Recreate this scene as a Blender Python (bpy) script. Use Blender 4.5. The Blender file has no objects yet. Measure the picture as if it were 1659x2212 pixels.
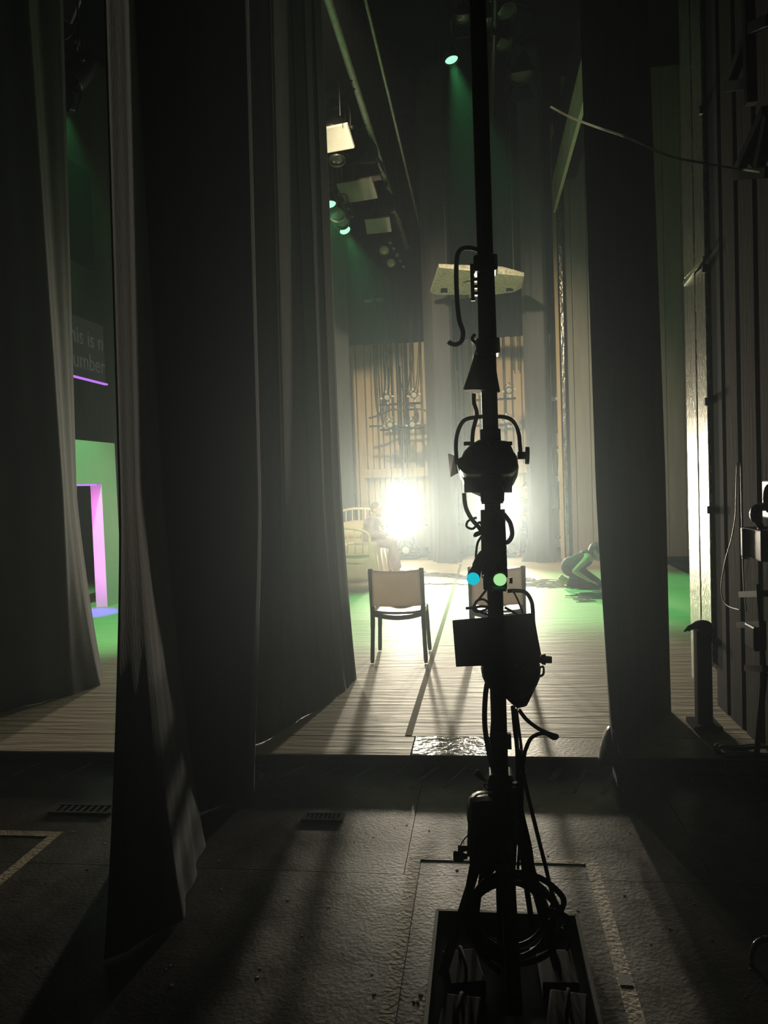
import bpy, bmesh, math, random
from mathutils import Vector, Matrix, Euler
random.seed(7)
SC = bpy.context.scene
COL = SC.collection
R = math.radians
# ---------------------------------------------------------------- camera, world, exposure
W, H, F = 1659, 2212, 1650.0
EYE = Vector((0, 0, 1.6))
_a, _p, _r = R(7.3), R(2.2), R(2.0)
FW = Vector((-math.sin(_a)*math.cos(_p), math.cos(_a)*math.cos(_p), -math.sin(_p)))
_rt = Vector((math.cos(_a), math.sin(_a), 0)); _up = _rt.cross(FW)
RT = _rt*math.cos(_r) - _up*math.sin(_r); UP = _up*math.cos(_r) + _rt*math.sin(_r)
cam = bpy.data.cameras.new('camera'); cam_o = bpy.data.objects.new('camera', cam); COL.objects.link(cam_o)
m = Matrix((RT, UP, -FW)).transposed().to_4x4(); m.translation = EYE; cam_o.matrix_world = m
cam.sensor_fit = 'HORIZONTAL'; cam.sensor_width = 36; cam.lens = F/W*36; cam.clip_start = .05; cam.clip_end = 200
SC.camera = cam_o
world = bpy.data.worlds.new('world'); SC.world = world; world.use_nodes = True
wn = world.node_tree.nodes; wl = world.node_tree.links
wn['Background'].inputs[0].default_value = (0, 0, 0, 1); wn['Background'].inputs[1].default_value = 0
ad = wn.new('ShaderNodeAddShader')                     # thin theatrical haze: a tight forward lobe and a broad one
for k, (dens, g) in enumerate(((.0008, .93), (.0056, .77))):
    vs = wn.new('ShaderNodeVolumeScatter'); vs.inputs['Color'].default_value = (.78, .93, 1, 1)
    vs.inputs['Density'].default_value = dens; vs.inputs['Anisotropy'].default_value = g; wl.new(vs.outputs[0], ad.inputs[k])
wl.new(ad.outputs[0], wn['World Output'].inputs['Volume'])
SC.view_settings.view_transform = 'Standard'; SC.view_settings.look = 'None'
SC.view_settings.gamma = 1; SC.view_settings.exposure = 0; SC.view_settings.use_curve_mapping = False
SC.cycles.use_denoising = True
SC.cycles.max_bounces = 4; SC.cycles.adaptive_threshold = .06; SC.cycles.volume_bounces = 0; SC.cycles.sample_clamp_indirect = 3; SC.cycles.caustics_reflective = False
SC.cycles.caustics_refractive = False; SC.cycles.blur_glossy = .5

def ray(x, y): return FW + RT*((x-W/2)/F) - UP*((y-H/2)/F)
def at(x, y, Y):                       # the point of the place seen at a pixel, at distance Y across the stage
    d = ray(x, y); return EYE + d*(Y/d.y)
def fl(x, y, z=0.0):                   # the point of a level surface seen at a pixel
    d = ray(x, y); return EYE + d*((z-EYE.z)/d.z)
def spot(name, loc, tgt, col, watts, deg, blend=.3, rad=.1):
    l = bpy.data.lights.new(name, 'SPOT'); l.color = col; l.energy = watts; l.spot_size = R(deg); l.spot_blend = blend; l.shadow_soft_size = rad
    o = bpy.data.objects.new(name, l); COL.objects.link(o); o.location = loc
    o.rotation_euler = (Vector(tgt)-Vector(loc)).to_track_quat('-Z', 'Y').to_euler(); return o
def area(name, loc, tgt, col, watts, sx, sy):
    l = bpy.data.lights.new(name, 'AREA'); l.shape = 'RECTANGLE'; l.size = sx; l.size_y = sy; l.color = col; l.energy = watts
    o = bpy.data.objects.new(name, l); COL.objects.link(o); o.location = loc
    o.rotation_euler = (Vector(tgt)-Vector(loc)).to_track_quat('-Z', 'Y').to_euler(); return o

DK = .07                               # height of the stage deck
CREAM = (1, .86, .62)
# the lit side lamps on the two far booms
BOOM1, BOOM2 = -1.54, .30
BY = 15.2
LAMP_W = 1000
LAMPC = (1, .90, .70)
for bx in (BOOM1, BOOM2):
    for z in (1.34, .80):
        spot('side_lamp_beam', (bx, BY-.34, z), (bx*.35, 0, z*.8), LAMPC, LAMP_W*(.85 if bx < 0 else 1.15), 54, .95, .12)
BOOM3, BY3 = -3.45, 13.8                                # the boom whose light throws the curtain shadow on the far side of the stage edge
for z in (1.34, .80): spot('side_lamp_beam', (BOOM3+.03, BY3-.34, z), (-2.3, 0, z*.8), LAMPC, 620, 40, .8, .12)
# the glowing green lamps seen among the lanterns: (pixel, distance, beam direction, watts, cone)
GREEN = (.18, 1, .30)
GREEN_LAMPS = {'door': (at(141, 233, 7.4), (-.55, 1.5, -5.4), 900, 58), 'first': (at(712, 440, 10.6), (.97, -1.7, -5.4), 800, 40), 'second': (at(745, 497, 12.2), (2.3, -2.6, -5.6), 680, 38), 'tower': (at(975, 128, 11.6), (1.6, -1.3, -7.7), 1600, 38)}
for p_, d_, w_, c_ in GREEN_LAMPS.values():
    q_ = p_ + Vector(d_).normalized()*.07; spot('green_lamp_beam', q_, q_+Vector(d_), GREEN, w_, c_, .6, .06)
# the lantern batten runs on above the picture toward the wing: its warm wash over the stage
spot('overhead_rig_wash_offscreen', (-1.40, 6.62, 6.30), (-.50, 14.5, 1.8), (1, .82, .56), 2300, 60, 1, .10)

# ---------------------------------------------------------------- materials
MATS = {}
def mat(name, col, rough=.6, metal=0, var=.25, scale=8, bump=0, bscale=40, stretch=None, emit=None, estr=0, spec=.5, sheen=0, trans=0, col2=None):
    if name in MATS: return MATS[name]
    m = bpy.data.materials.new(name); m.use_nodes = True; n = m.node_tree.nodes; l = m.node_tree.links
    b = n['Principled BSDF']
    tc = n.new('ShaderNodeTexCoord'); mp = n.new('ShaderNodeMapping'); l.new(tc.outputs['Object'], mp.inputs[0])
    if stretch: mp.inputs['Scale'].default_value = stretch
    nz = n.new('ShaderNodeTexNoise'); nz.inputs['Scale'].default_value = scale; nz.inputs['Detail'].default_value = 5
    l.new(mp.outputs[0], nz.inputs['Vector'])
    cr = n.new('ShaderNodeValToRGB'); l.new(nz.outputs[0], cr.inputs[0])
    c2 = col2 or tuple(min(1, c*(1+var)) for c in col)
    cr.color_ramp.elements[0].position = .3; cr.color_ramp.elements[1].position = .7
    cr.color_ramp.elements[0].color = (*[c*(1-var) if not col2 else c for c in col], 1); cr.color_ramp.elements[1].color = (*c2, 1)
    l.new(cr.outputs[0], b.inputs['Base Color'])
    b.inputs['Roughness'].default_value = rough; b.inputs['Metallic'].default_value = metal
    b.inputs['Specular IOR Level'].default_value = spec
    if sheen: b.inputs['Sheen Weight'].default_value = sheen; b.inputs['Sheen Roughness'].default_value = .5
    if trans: b.inputs['Transmission Weight'].default_value = trans
    if bump:
        n2 = n.new('ShaderNodeTexNoise'); n2.inputs['Scale'].default_value = bscale; n2.inputs['Detail'].default_value = 4
        l.new(mp.outputs[0], n2.inputs['Vector'])
        bp = n.new('ShaderNodeBump'); bp.inputs['Strength'].default_value = bump; bp.inputs['Distance'].default_value = .02
        l.new(n2.outputs[0], bp.inputs['Height']); l.new(bp.outputs[0], b.inputs['Normal'])
    if emit:
        b.inputs['Emission Color'].default_value = (*emit, 1); b.inputs['Emission Strength'].default_value = estr
    MATS[name] = m; return m

M_black = mat('black_painted_metal', (.012, .012, .013), .42, 0, .3, 30)
M_blackmatte = mat('black_matte', (.01, .01, .011), .8, 0, .3, 20, spec=.2)
M_rubber = mat('black_cable_rubber', (.012, .012, .012), .38, 0, .2, 30)
M_drape = mat('black_serge_cloth', (.105, .107, .109), .95, 0, .25, 3, .25, 160, stretch=(1, 1, .15), spec=.1, sheen=.06)
M_vinyl = mat('white_dance_vinyl', (.63, .555, .41), .56, 0, .05, 2.2, .28, 18, stretch=(.12, 1, 1), spec=.4)
M_board = mat('pale_edge_board', (.50, .46, .39), .45, 0, .12, 9, .1, 60)
M_plate = mat('clear_taped_plate', (.42, .41, .37), .16, 0, .35, 7, .5, 22, spec=.9)
M_tapew = mat('pale_floor_tape', (.58, .50, .36), .55, 0, .3, 18, .15, 60)
M_tapeg = mat('grey_hatch_tape', (.34, .34, .32), .6, 0, .2, 18)
M_tapes = mat('olive_stage_tape', (.26, .225, .14), .85, 0, .15, 14, spec=.1)
M_steel = mat('galvanised_steel', (.45, .44, .42), .35, .9, .15, 20)
M_chrome = mat('chrome', (.8, .8, .8), .08, 1, .02, 5)
M_pipe = mat('pipe_aluminium', (.60, .60, .56), .45, .1, .15, 12)
M_wood = mat('raw_pine', (.50, .33, .15), .6, 0, .25, 12, .1, 40, stretch=(6, 6, .4))
M_woodd = mat('brown_timber', (.20, .12, .06), .6, 0, .25, 12, .1, 40, stretch=(6, 6, .4))
M_beige = mat('beige_wall_board', (.62, .47, .27), .6, 0, .14, 5, .1, 30, stretch=(2, 2, .2))
M_groove = mat('dark_wall_backing', (.16, .125, .085), .8, 0, .2, 5)
M_greyb = mat('grey_painted_board', (.30, .285, .25), .55, 0, .12, 4, .1, 30, stretch=(2, 2, .2))
M_olive = mat('olive_wall_cladding', (.020, .0175, .011), .9, 0, .25, 4, .15, 20, stretch=(2, 2, .25), spec=.04)
M_wallblk = mat('black_painted_wall', (.012, .012, .013), .9, 0, .2, 4, spec=.06)
M_metalc = mat('scratched_metal_cladding', (.62, .60, .52), .26, 1, .25, 14, .55, 30, stretch=(1, 3, .6))
M_lens = mat('lit_lens', (1, .95, .8), .3, emit=(1, .93, .74), estr=60)
M_glassd = mat('dark_lens_glass', (.10, .10, .085), .15, 0, .1, 10)
M_glass = mat('unlit_lens_glass', (.55, .55, .46), .08, .0, .1, 10, spec=.9)
M_gled = mat('lit_green_led_lens', (.3, .9, .45), .3, emit=(.28, 1, .46), estr=1.7)
M_cyan = mat('cyan_gel', (.02, .6, .75), .3, emit=(.0, .55, .68), estr=.9)
M_lime = mat('pale_green_gel', (.45, .85, .4), .3, emit=(.42, .86, .36), estr=.9)
M_tint = mat('green_tinted_glass', (.10, .22, .16), .3)
M_teal = mat('teal_gel_sheet', (.0, .25, .22), .2)
M_chair = mat('taupe_chair_plastic', (.54, .48, .42), .38, 0, .06, 6)
def translucent(m, w):                                 # thin moulded plastic lets some light through
    n = m.node_tree.nodes; l = m.node_tree.links; b = n['Principled BSDF']; t = n.new('ShaderNodeBsdfTranslucent'); mx = n.new('ShaderNodeMixShader'); mx.inputs[0].default_value = w
    l.new(b.inputs['Base Color'].links[0].from_socket, t.inputs[0]); l.new(b.outputs[0], mx.inputs[1]); l.new(t.outputs[0], mx.inputs[2]); l.new(mx.outputs[0], n['Material Output'].inputs[0])
translucent(M_chair, .6)
M_chairf = mat('olive_grey_chair_frame', (.17, .17, .14), .38, 0, .08, 6)
M_enamel = mat('cream_enamel', (.78, .74, .55), .35, 0, .05, 10)
M_sheet = mat('cream_bed_linen', (.74, .70, .50), .85, 0, .06, 5, .3, 9)
M_pyj = mat('lilac_grey_pyjama_cotton', (.36, .29, .32), .85, 0, .12, 9, .3, 24)
M_skin = mat('skin', (.55, .34, .24), .55, 0, .08, 14)
M_skin2 = mat('pale_skin', (.60, .40, .27), .5, 0, .08, 14)
M_hairg = mat('grey_brown_hair', (.22, .18, .14), .7, 0, .4, 60, .4, 150)
M_hairb = mat('black_hair', (.012, .010, .009), .45, 0, .4, 60, .3, 150)
M_bcloth = mat('black_jersey', (.012, .012, .013), .8, 0, .2, 12, .2, 40)
M_denim = mat('dark_crew_clothing', (.035, .04, .048), .85, 0, .2, 12)
M_greyc = mat('grey_upholstery', (.16, .17, .19), .9, 0, .15, 30)
M_red = mat('dark_red_enamel', (.10, .006, .012), .4, 0, .15, 10)
M_redseat = mat('red_seat_cloth', (.35, .015, .02), .8, 0, .2, 10)
M_portal = mat('white_portal_paint', (.66, .68, .64), .55, 0, .04, 3)
M_screen = mat('dark_caption_screen', (.035, .038, .036), .5, 0, .06, 3, emit=(.6, .7, .62), estr=.012)
M_text = mat('grey_caption_letters', (.09, .10, .09), .5, 0, .05, 3, emit=(.7, .8, .72), estr=.038)
M_purple = mat('purple_led_tape', (.4, .1, .8), .4, emit=(.55, .2, .95), estr=.9)
M_char = mat('black_charcoal', (.006, .006, .006), .9, 0, .2, 30)
M_cloud = mat('speckled_acoustic_panel', (.42, .38, .27), .8, 0, 0, 24, .3, 60, col2=(.90, .86, .70))
M_iron = mat('cast_iron_weight', (.03, .029, .026), .9, .0, .3, 20)
M_plastic = mat('black_bin_plastic', (.014, .014, .015), .22, 0, .2, 10, .5, 14)
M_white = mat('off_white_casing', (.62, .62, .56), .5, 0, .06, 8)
M_lilac = mat('lilac_grey_casing', (.22, .21, .28), .5, 0, .06, 8)
M_paper = mat('pale_paper', (.6, .58, .5), .8, 0, .1, 8)

def floor_mat():
    m = mat('scuffed_black_stage_boards', (.075, .068, .052), .40, 0, .45, 3, .08, 70, spec=.65)
    n = m.node_tree.nodes; l = m.node_tree.links; b = n['Principled BSDF']
    tc = n.new('ShaderNodeTexCoord')
    nz = n.new('ShaderNodeTexNoise'); nz.inputs['Scale'].default_value = 5; nz.inputs['Detail'].default_value = 8; nz.inputs['Roughness'].default_value = .7
    l.new(tc.outputs['Object'], nz.inputs['Vector'])
    mr = n.new('ShaderNodeMapRange'); mr.inputs[1].default_value = .3; mr.inputs[2].default_value = .75; mr.inputs[3].default_value = .27; mr.inputs[4].default_value = .55
    l.new(nz.outputs[0], mr.inputs[0]); l.new(mr.outputs[0], b.inputs['Roughness'])
    wv = n.new('ShaderNodeTexNoise'); wv.inputs['Scale'].default_value = 2.2; wv.inputs['Detail'].default_value = 9; wv.inputs['Distortion'].default_value = 3.5
    l.new(tc.outputs['Object'], wv.inputs['Vector']); cr = n.new('ShaderNodeValToRGB'); l.new(wv.outputs[0], cr.inputs[0])
    e = cr.color_ramp.elements; e[0].position = .490; e[0].color = (0, 0, 0, 1); e[1].position = .5; e[1].color = (1, 1, 1, 1); k = e.new(.510); k.color = (0, 0, 0, 1)
    base = b.inputs['Base Color'].links[0].from_socket; mx = n.new('ShaderNodeMix'); mx.data_type = 'RGBA'; mx.inputs[7].default_value = (.13, .12, .10, 1)
    l.new(cr.outputs[0], mx.inputs[0]); l.new(base, mx.inputs[6]); l.new(mx.outputs[2], b.inputs['Base Color'])
    return m
M_floor = floor_mat()

# ---------------------------------------------------------------- mesh helpers
def frame(d):
    d = Vector(d).normalized(); u = Vector((0, 0, 1)) if abs(d.z) < .95 else Vector((1, 0, 0))
    s = d.cross(u).normalized(); return d, s, s.cross(d)
class MB:
    def __init__(s): s.v = []; s.f = []
    def add(s, vs, fs):
        o = len(s.v); s.v += [tuple(v) for v in vs]; s.f += [tuple(i+o for i in f) for f in fs]; return s
    def box(s, c, size, rot=None, taper=1.0):
        x, y, z = (q/2 for q in size); c = Vector(c)
        P = [Vector((a*x*(taper if k > 0 else 1), b*y*(taper if k > 0 else 1), k*z)) for k in (-1, 1) for a, b in ((-1, -1), (1, -1), (1, 1), (-1, 1))]
        if rot is not None:
            M = rot if isinstance(rot, Matrix) else Euler(rot).to_matrix()
            P = [M @ p for p in P]
        return s.add([p+c for p in P], [(3, 2, 1, 0), (4, 5, 6, 7), (0, 1, 5, 4), (1, 2, 6, 5), (2, 3, 7, 6), (3, 0, 4, 7)])
    def bar(s, a, b, w, h=None):                      # a rectangular bar between two points
        a = Vector(a); b = Vector(b); d, q, u = frame(b-a); h = h or w
        P = [p + q*(i*w/2) + u*(j*h/2) for p in (a, b) for i, j in ((-1, -1), (1, -1), (1, 1), (-1, 1))]
        return s.add(P, [(3, 2, 1, 0), (4, 5, 6, 7), (0, 1, 5, 4), (1, 2, 6, 5), (2, 3, 7, 6), (3, 0, 4, 7)])
    def cyl(s, a, b, r0, r1=None, n=12, cap=True):
        a = Vector(a); b = Vector(b); r1 = r0 if r1 is None else r1; d, q, u = frame(b-a)
        P = []
        for p, r in ((a, r0), (b, r1)):
            P += [p + (q*math.cos(t) + u*math.sin(t))*r for t in (2*math.pi*k/n for k in range(n))]
        fs = [(k, (k+1) % n, n+(k+1) % n, n+k) for k in range(n)]
        if cap: fs += [tuple(range(n-1, -1, -1)), tuple(range(n, 2*n))]
        return s.add(P, fs)
    def lathe(s, a, d, prof, n=20):                   # profile [(along, radius)] turned about the axis d from a
        a = Vector(a); d, q, u = frame(d); P = []; fs = []
        for h, r in prof: P += [a + d*h + (q*math.cos(t) + u*math.sin(t))*max(r, 1e-4) for t in (2*math.pi*k/n for k in range(n))]
        for i in range(len(prof)-1):
            fs += [(i*n+k, i*n+(k+1) % n, (i+1)*n+(k+1) % n, (i+1)*n+k) for k in range(n)]
        fs += [tuple(range(n-1, -1, -1)), tuple(range((len(prof)-1)*n, len(prof)*n))]
        return s.add(P, fs)
    def tube(s, pts, r, n=7, smooth=True, seg=6):
        pts = [Vector(p) for p in pts]
        if smooth and len(pts) > 2:
            q = []
            for i in range(len(pts)-1):
                p0 = pts[max(i-1, 0)]; p1 = pts[i]; p2 = pts[i+1]; p3 = pts[min(i+2, len(pts)-1)]
                for k in range(seg):
                    t = k/seg; q.append(.5*((2*p1) + (p2-p0)*t + (2*p0-5*p1+4*p2-p3)*t*t + (3*p1-p0-3*p2+p3)*t**3))
            pts = q+[pts[-1]]
        P = []; fs = []; pq = None
        for i, p in enumerate(pts):
            d = (pts[min(i+1, len(pts)-1)]-pts[max(i-1, 0)])
            if d.length < 1e-9: d = Vector((0, 0, 1))
            d.normalize()
            if pq is None: _, sd, u = frame(d)
            else:
                sd = (pq - d*pq.dot(d)); sd = sd.normalized() if sd.length > 1e-6 else frame(d)[1]; u = sd.cross(d)
            pq = sd; rr = r[i*(len(r)-1)//max(1, len(pts)-1)] if isinstance(r, (list, tuple)) else r
            P += [p + (sd*math.cos(t) + u*math.sin(t))*rr for t in (2*math.pi*k/n for k in range(n))]
        for i in range(len(pts)-1): fs += [(i*n+k, i*n+(k+1) % n, (i+1)*n+(k+1) % n, (i+1)*n+k) for k in range(n)]
        fs += [tuple(range(n-1, -1, -1)), tuple(range((len(pts)-1)*n, len(pts)*n))]
        return s.add(P, fs)
    def ball(s, c, r, n=12, m=8, rot=None):
        c = Vector(c); r = r if isinstance(r, (tuple, list)) else (r, r, r); P = []; fs = []
        for i in range(m+1):
            ph = math.pi*i/m; k0 = max(math.sin(ph), 1e-3)
            for k in range(n):
                t = 2*math.pi*k/n; v = Vector((r[0]*k0*math.cos(t), r[1]*k0*math.sin(t), r[2]*math.cos(ph)))
                if rot is not None: v = rot @ v
                P.append(c+v)
        for i in range(m): fs += [(i*n+k, (i+1)*n+k, (i+1)*n+(k+1) % n, i*n+(k+1) % n) for k in range(n)]
        fs += [tuple(range(n)), tuple(range((m+1)*n-1, m*n-1, -1))]
        return s.add(P, fs)
    def prism(s, poly, off):                          # a polygon given a thickness
        poly = [Vector(p) for p in poly]; off = Vector(off); n = len(poly)
        return s.add(poly+[p+off for p in poly], [tuple(range(n-1, -1, -1)), tuple(range(n, 2*n))]+[(k, (k+1) % n, n+(k+1) % n, n+k) for k in range(n)])
    def build(s, name, mat, parent=None, smooth=False, bevel=0, loc=None):
        me = bpy.data.meshes.new(name); off = Vector(loc) if loc is not None else None
        me.from_pydata([tuple(Vector(v)-off) for v in s.v] if off is not None else s.v, [], s.f); me.validate()
        bm = bmesh.new(); bm.from_mesh(me); bmesh.ops.recalc_face_normals(bm, faces=bm.faces); bm.to_mesh(me); bm.free()
        if smooth:
            for p in me.polygons: p.use_smooth = len(p.vertices) == 4
        me.materials.append(mat); o = bpy.data.objects.new(name, me); COL.objects.link(o)
        if off is not None: o.location = off
        if parent is not None: parent_to(o, parent)
        if bevel:
            b = o.modifiers.new('bevel', 'BEVEL'); b.width = bevel; b.segments = 2; b.limit_method = 'ANGLE'
        return o
def world_of(o):
    M = Matrix.LocRotScale(o.location, o.rotation_euler, o.scale)
    return world_of(o.parent) @ o.matrix_parent_inverse @ M if o.parent else M
def parent_to(o, p):
    o.parent = p; o.matrix_parent_inverse = world_of(p).inverted()
def tag(o, label, cat, group=None):
    o['label'] = label; o['category'] = cat
    if group: o['group'] = group
    return o
def struct(o, label=None):
    o['kind'] = 'structure'
    if label: o['label'] = label
    return o
def thing(name, loc, label, cat, group=None):
    o = bpy.data.objects.new(name, None); COL.objects.link(o); o.location = loc; o.empty_display_size = .1
    return tag(o, label, cat, group)
def copy_tree(o, parent=None):
    c = o.copy(); COL.objects.link(c)
    if parent is not None: c.parent = parent; c.matrix_parent_inverse = o.matrix_parent_inverse.copy()
    for ch in o.children: copy_tree(ch, c)
    return c
V = Vector
# ---------------------------------------------------------------- the setting
# black wing floor of board sheets
fb = MB().box((-2.2, 1.35, -.06), (13.5, 6.4, .10)); floor = struct(fb.build('floor', M_wallblk))
ys = [-1.85, -.62, .6, 1.82, 3.04, 4.26]; xs = [-8.9 + 1.22*k for k in range(12)]
shared = None
for i in range(5):
    for j in range(11):
        c = V(((xs[j]+xs[j+1])/2 + (.38 if i % 2 else 0), (ys[i]+ys[i+1])/2, -.005))
        if shared is None:
            o = MB().box((0, 0, 0), (1.217, 1.217, .01)).build('floor_sheet', M_floor); shared = o.data
        else:
            o = bpy.data.objects.new('floor_sheet', shared); COL.objects.link(o)
        o.location = c; parent_to(o, floor)
# raised white stage deck, vinyl rolls laid along it
deck = struct(MB().box((-3.2, 9.8, DK/2-.03), (12.6, 11.18, DK+.05)).build('stage_deck', M_wallblk), 'low black deck carrying the white dance floor')
DY0 = 4.20
dy = [DY0+.32, 6.36, 8.36, 10.36, 12.36, 14.36, 15.3]
for a, b in zip(dy[:-1], dy[1:]):
    o = MB().box((-3.2, (a+b)/2, DK-.004), (12.5, b-a-.004, .010)).build('vinyl_roll', M_vinyl); parent_to(o, deck)
for (x0, x1, mt, nm, dz) in ((-9.4, -.44, M_vinyl, 'edge_board', 0), (-.43, .0, M_plate, 'taped_plate', .002), (.012, 1.75, M_board, 'edge_board', 0)):
    o = MB().box(((x0+x1)/2, DY0+.155, DK-.004+dz), (x1-x0, .31, .010)).build(nm, mt); parent_to(o, deck)
# far wall: black wall, beige boards with gaps, ledge, low cabinets
WY = 16.6
wall_back = struct(MB().box((-2.5, WY+.2, 5.5), (14, .2, 11)).build('wall_back', M_wallblk))
o = MB().box((-.55, WY+.06, 2.3), (4.7, .06, 4.6)).build('backing_board', M_groove); parent_to(o, wall_back)
x = -2.85; k = 0; rnd = random.Random(3)
while x < 1.62:
    w = rnd.choice((.055, .07, .09, .06, .11, .16)); dep = rnd.choice((.04, .06, .09))
    o = MB().box((x+w/2, WY+.03-dep/2, 2.33), (w, dep, 4.54)).build('wall_board', M_beige); parent_to(o, wall_back)
    x += w + rnd.choice((.025, .045, .06, .03))
for (x0, x1) in ((-2.5, -1.92), (-1.88, -1.46), (-1.44, -1.20), (-1.18, -.9), (-.66, -.2), (.55, 1.05)):
    o = MB().box(((x0+x1)/2, WY-.13, 1.80), (x1-x0, .14, .19)).build('ledge_box', M_beige, bevel=.01); parent_to(o, wall_back)
o = MB().box((-.9, WY-.15, .70), (3.6, .2, .04)).build('shelf_rail', M_beige); parent_to(o, wall_back)
for k in range(9):
    o = MB().box((-2.5+.4*k, WY-.12, .40), (.37, .12, .46)).build('cabinet_panel', M_greyb, bevel=.008); parent_to(o, wall_back)
# grey boarded wall to the upstage side, square to the far wall
GY = 14.2
wall_far = struct(MB().box((2.95, GY+.2, 4.5), (2.9, .2, 9)).build('wall_upstage', M_wallblk))
x = 1.62
for w in (.10, .27, .22, .21, .30, .30, .30, .30, .30):
    o = MB().box((x+w/2, GY+.04, 4.4), (w-.012, .12, 8.6)).build('wall_board', M_greyb); parent_to(o, wall_far); x += w
o = MB().box((1.53, GY-.02, 4.0), (.05, .10, 7.9)).build('corner_angle', M_metalc); parent_to(o, wall_far)
o = MB().box((1.45, GY+.06, 4.0), (.06, .06, 7.9)).build('corner_angle', M_beige); parent_to(o, wall_far)
# right wing wall close to the camera, boarded, with the metal clad door edge
RX = 1.45
wall_right = struct(MB().box((RX+.2, 2.05, 4.0), (.2, 6.26, 8.3)).build('wall_right', M_wallblk))
y = 3.1
for w in (.16, .05, .20, .05, .20, .05, .22, .05, .24, .06, .24, .06, .22, .06, .21):
    dep = .07 if w > .1 else .02
    o = MB().box((RX+.11-dep/2, y+w/2, 4.0), (dep, w-.012, 8.0)).build('wall_board', M_olive if y < 4.7 else M_wallblk); parent_to(o, wall_right); y += w
door = struct(MB().box((1.525, 5.46, 3.75), (.06, .54, 6.9)).build('door_1', M_wallblk))
for (y0, y1, z0, z1) in ((5.20, 5.42, .34, 2.93), (5.20, 5.42, 2.97, 7.1), (5.45, 5.71, .12, 2.93), (5.45, 5.71, 2.97, 7.1)):
    o = MB().box((1.48, (y0+y1)/2, (z0+z1)/2), (.02, y1-y0, z1-z0)).build('metal_strip', M_metalc, bevel=.004); parent_to(o, door)
for z in (.5, 1.35, 2.05, 2.9, 3.9):
    o = MB().box((1.465, 5.19, z), (.03, .025, .05)).build('hinge', M_black); parent_to(o, door)
o = MB().bar((1.466, 5.71, 2.93), (1.466, 5.20, 2.97), .012, .03).build('bright_joint', M_chrome); parent_to(o, door)

# ---------------------------------------------------------------- masking curtains
def drape(name, label, ctrl, z0, z1, folds, n=90, flare=0, seed=1, group='black masking legs', mt=None, hem=.001, ridges=()):
    """ctrl: (X, Y, None when the fold hangs plumb, or the pixel columns it passes at the top edge and at the height of the lens)"""
    rn = random.Random(seed)
    bot = [V((c[0], c[1], 0)) for c in ctrl]; top = []; mid = []; tm = .22
    for c in ctrl:
        if c[2] is None: top.append(V((c[0], c[1], 0))); mid.append(V((c[0], c[1], 0)))
        else:
            q = at(c[2][0], 0, c[1]); h = at(c[2][1], 1040, c[1]); k = (q.x-h.x)/(q.z-h.z)
            mid.append(V((h.x, c[1], 0))); top.append(V((h.x + (z1-h.z)*k, c[1], 0)))
    L = [0]
    for a, b in zip(bot[:-1], bot[1:]): L.append(L[-1]+(b-a).length)
    def on(path, s):
        s *= L[-1]
        for i in range(len(L)-1):
            if s <= L[i+1]+1e-9:
                t = (s-L[i])/max(L[i+1]-L[i], 1e-6); return path[i].lerp(path[i+1], t)
        return path[-1].copy()
    nz = 60; P = []; fs = []; ph = rn.random()*6
    for j in range(nz+1):
        t = (j/nz)**1.9; z = z0 + (z1-z0)*t
        for i in range(n+1):
            s = i/n; zm = max(0, (1.6-z)/(1.6-z0)); p = on(mid, s).lerp(on(top, s), max(0, (z-1.6)/(z1-1.6))) if z > 1.6 else on(mid, s).lerp(on(bot, s), zm**1.3)
            a = on(bot, max(s-.02, 0)); b = on(bot, min(s+.02, 1)); d = (b-a).normalized(); nr = V((d.y, -d.x, 0))
            w = 0
            for (amp, wave, sh) in folds:
                u = math.sin(s*L[-1]*wave + ph + .25*math.sin(z*1.1+wave))
                w += amp*(math.copysign(abs(u)**sh, u))
            for (rs, ra) in ridges: w += ra*math.exp(-((s-rs)/.007)**2)
            fz = math.exp(-(z-z0)/.22)*flare
            p = p + nr*(w*(1-.25*t) + fz*(.5+.5*math.sin(s*L[-1]*23+1))) + d*(fz*1.2*(s-.35))
            z_ = z + (hem*math.sin(s*L[-1]*13+ph) + hem if j == 0 else 0)
            P.append((p.x, p.y, z_))
    for j in range(nz):
        for i in range(n):
            k = j*(n+1)+i; fs.append((k, k+1, k+n+2, k+n+1))
    mb = MB(); mb.add(P, fs); o = mb.build(name, mt or M_drape, smooth=True)
    sd = o.modifiers.new('cloth_thickness', 'SOLIDIFY'); sd.thickness = .006; sd.offset = 0
    return tag(o, label, 'curtain', group)

ZT = 9.28
struct(MB().box((-3, 7.5, 9.4), (15, 20, .2)).build('ceiling', M_wallblk))
drape('stage_curtain', 'black leg curtain with a bright edge beside the glowing green doorway', [(-3.9, 4.25, None), (-3.14, 5.40, (62, 135)), (-3.075, 5.60, (76, 145)), (-3.055, 5.66, (84, 150)), (-3.135, 5.86, (130, 160)), (-3.19, 5.96, (134, 163))], DK+.001, ZT, [(.004, 30, 1)], n=120, flare=.015, seed=2)
drape('stage_curtain', 'near black leg curtain with a wide grey lit fold pooling on the wing floor', [(-1.33, 2.42, (226, 257)), (-1.28, 2.46, (232, 262)), (-1.19, 2.60, (266, 290)), (-1.165, 2.66, (273, 297)), (-1.29, 3.22, (288, 349)), (-1.36, 3.26, (284, 345))], .006, ZT, [(.0012, 50, 1)], n=120, flare=.02, seed=4)
drape('stage_curtain', 'black leg curtain ending in a hair thin lit hem beside the wide lit fold', [(-1.66, 3.36, (250, 258)), (-1.47, 3.52, (400, 430)), (-1.25, 3.74, (528, 555)), (-1.235, 3.80, (535, 561))], .006, ZT, [(.004, 14, 1)], flare=.01, seed=6)
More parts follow.
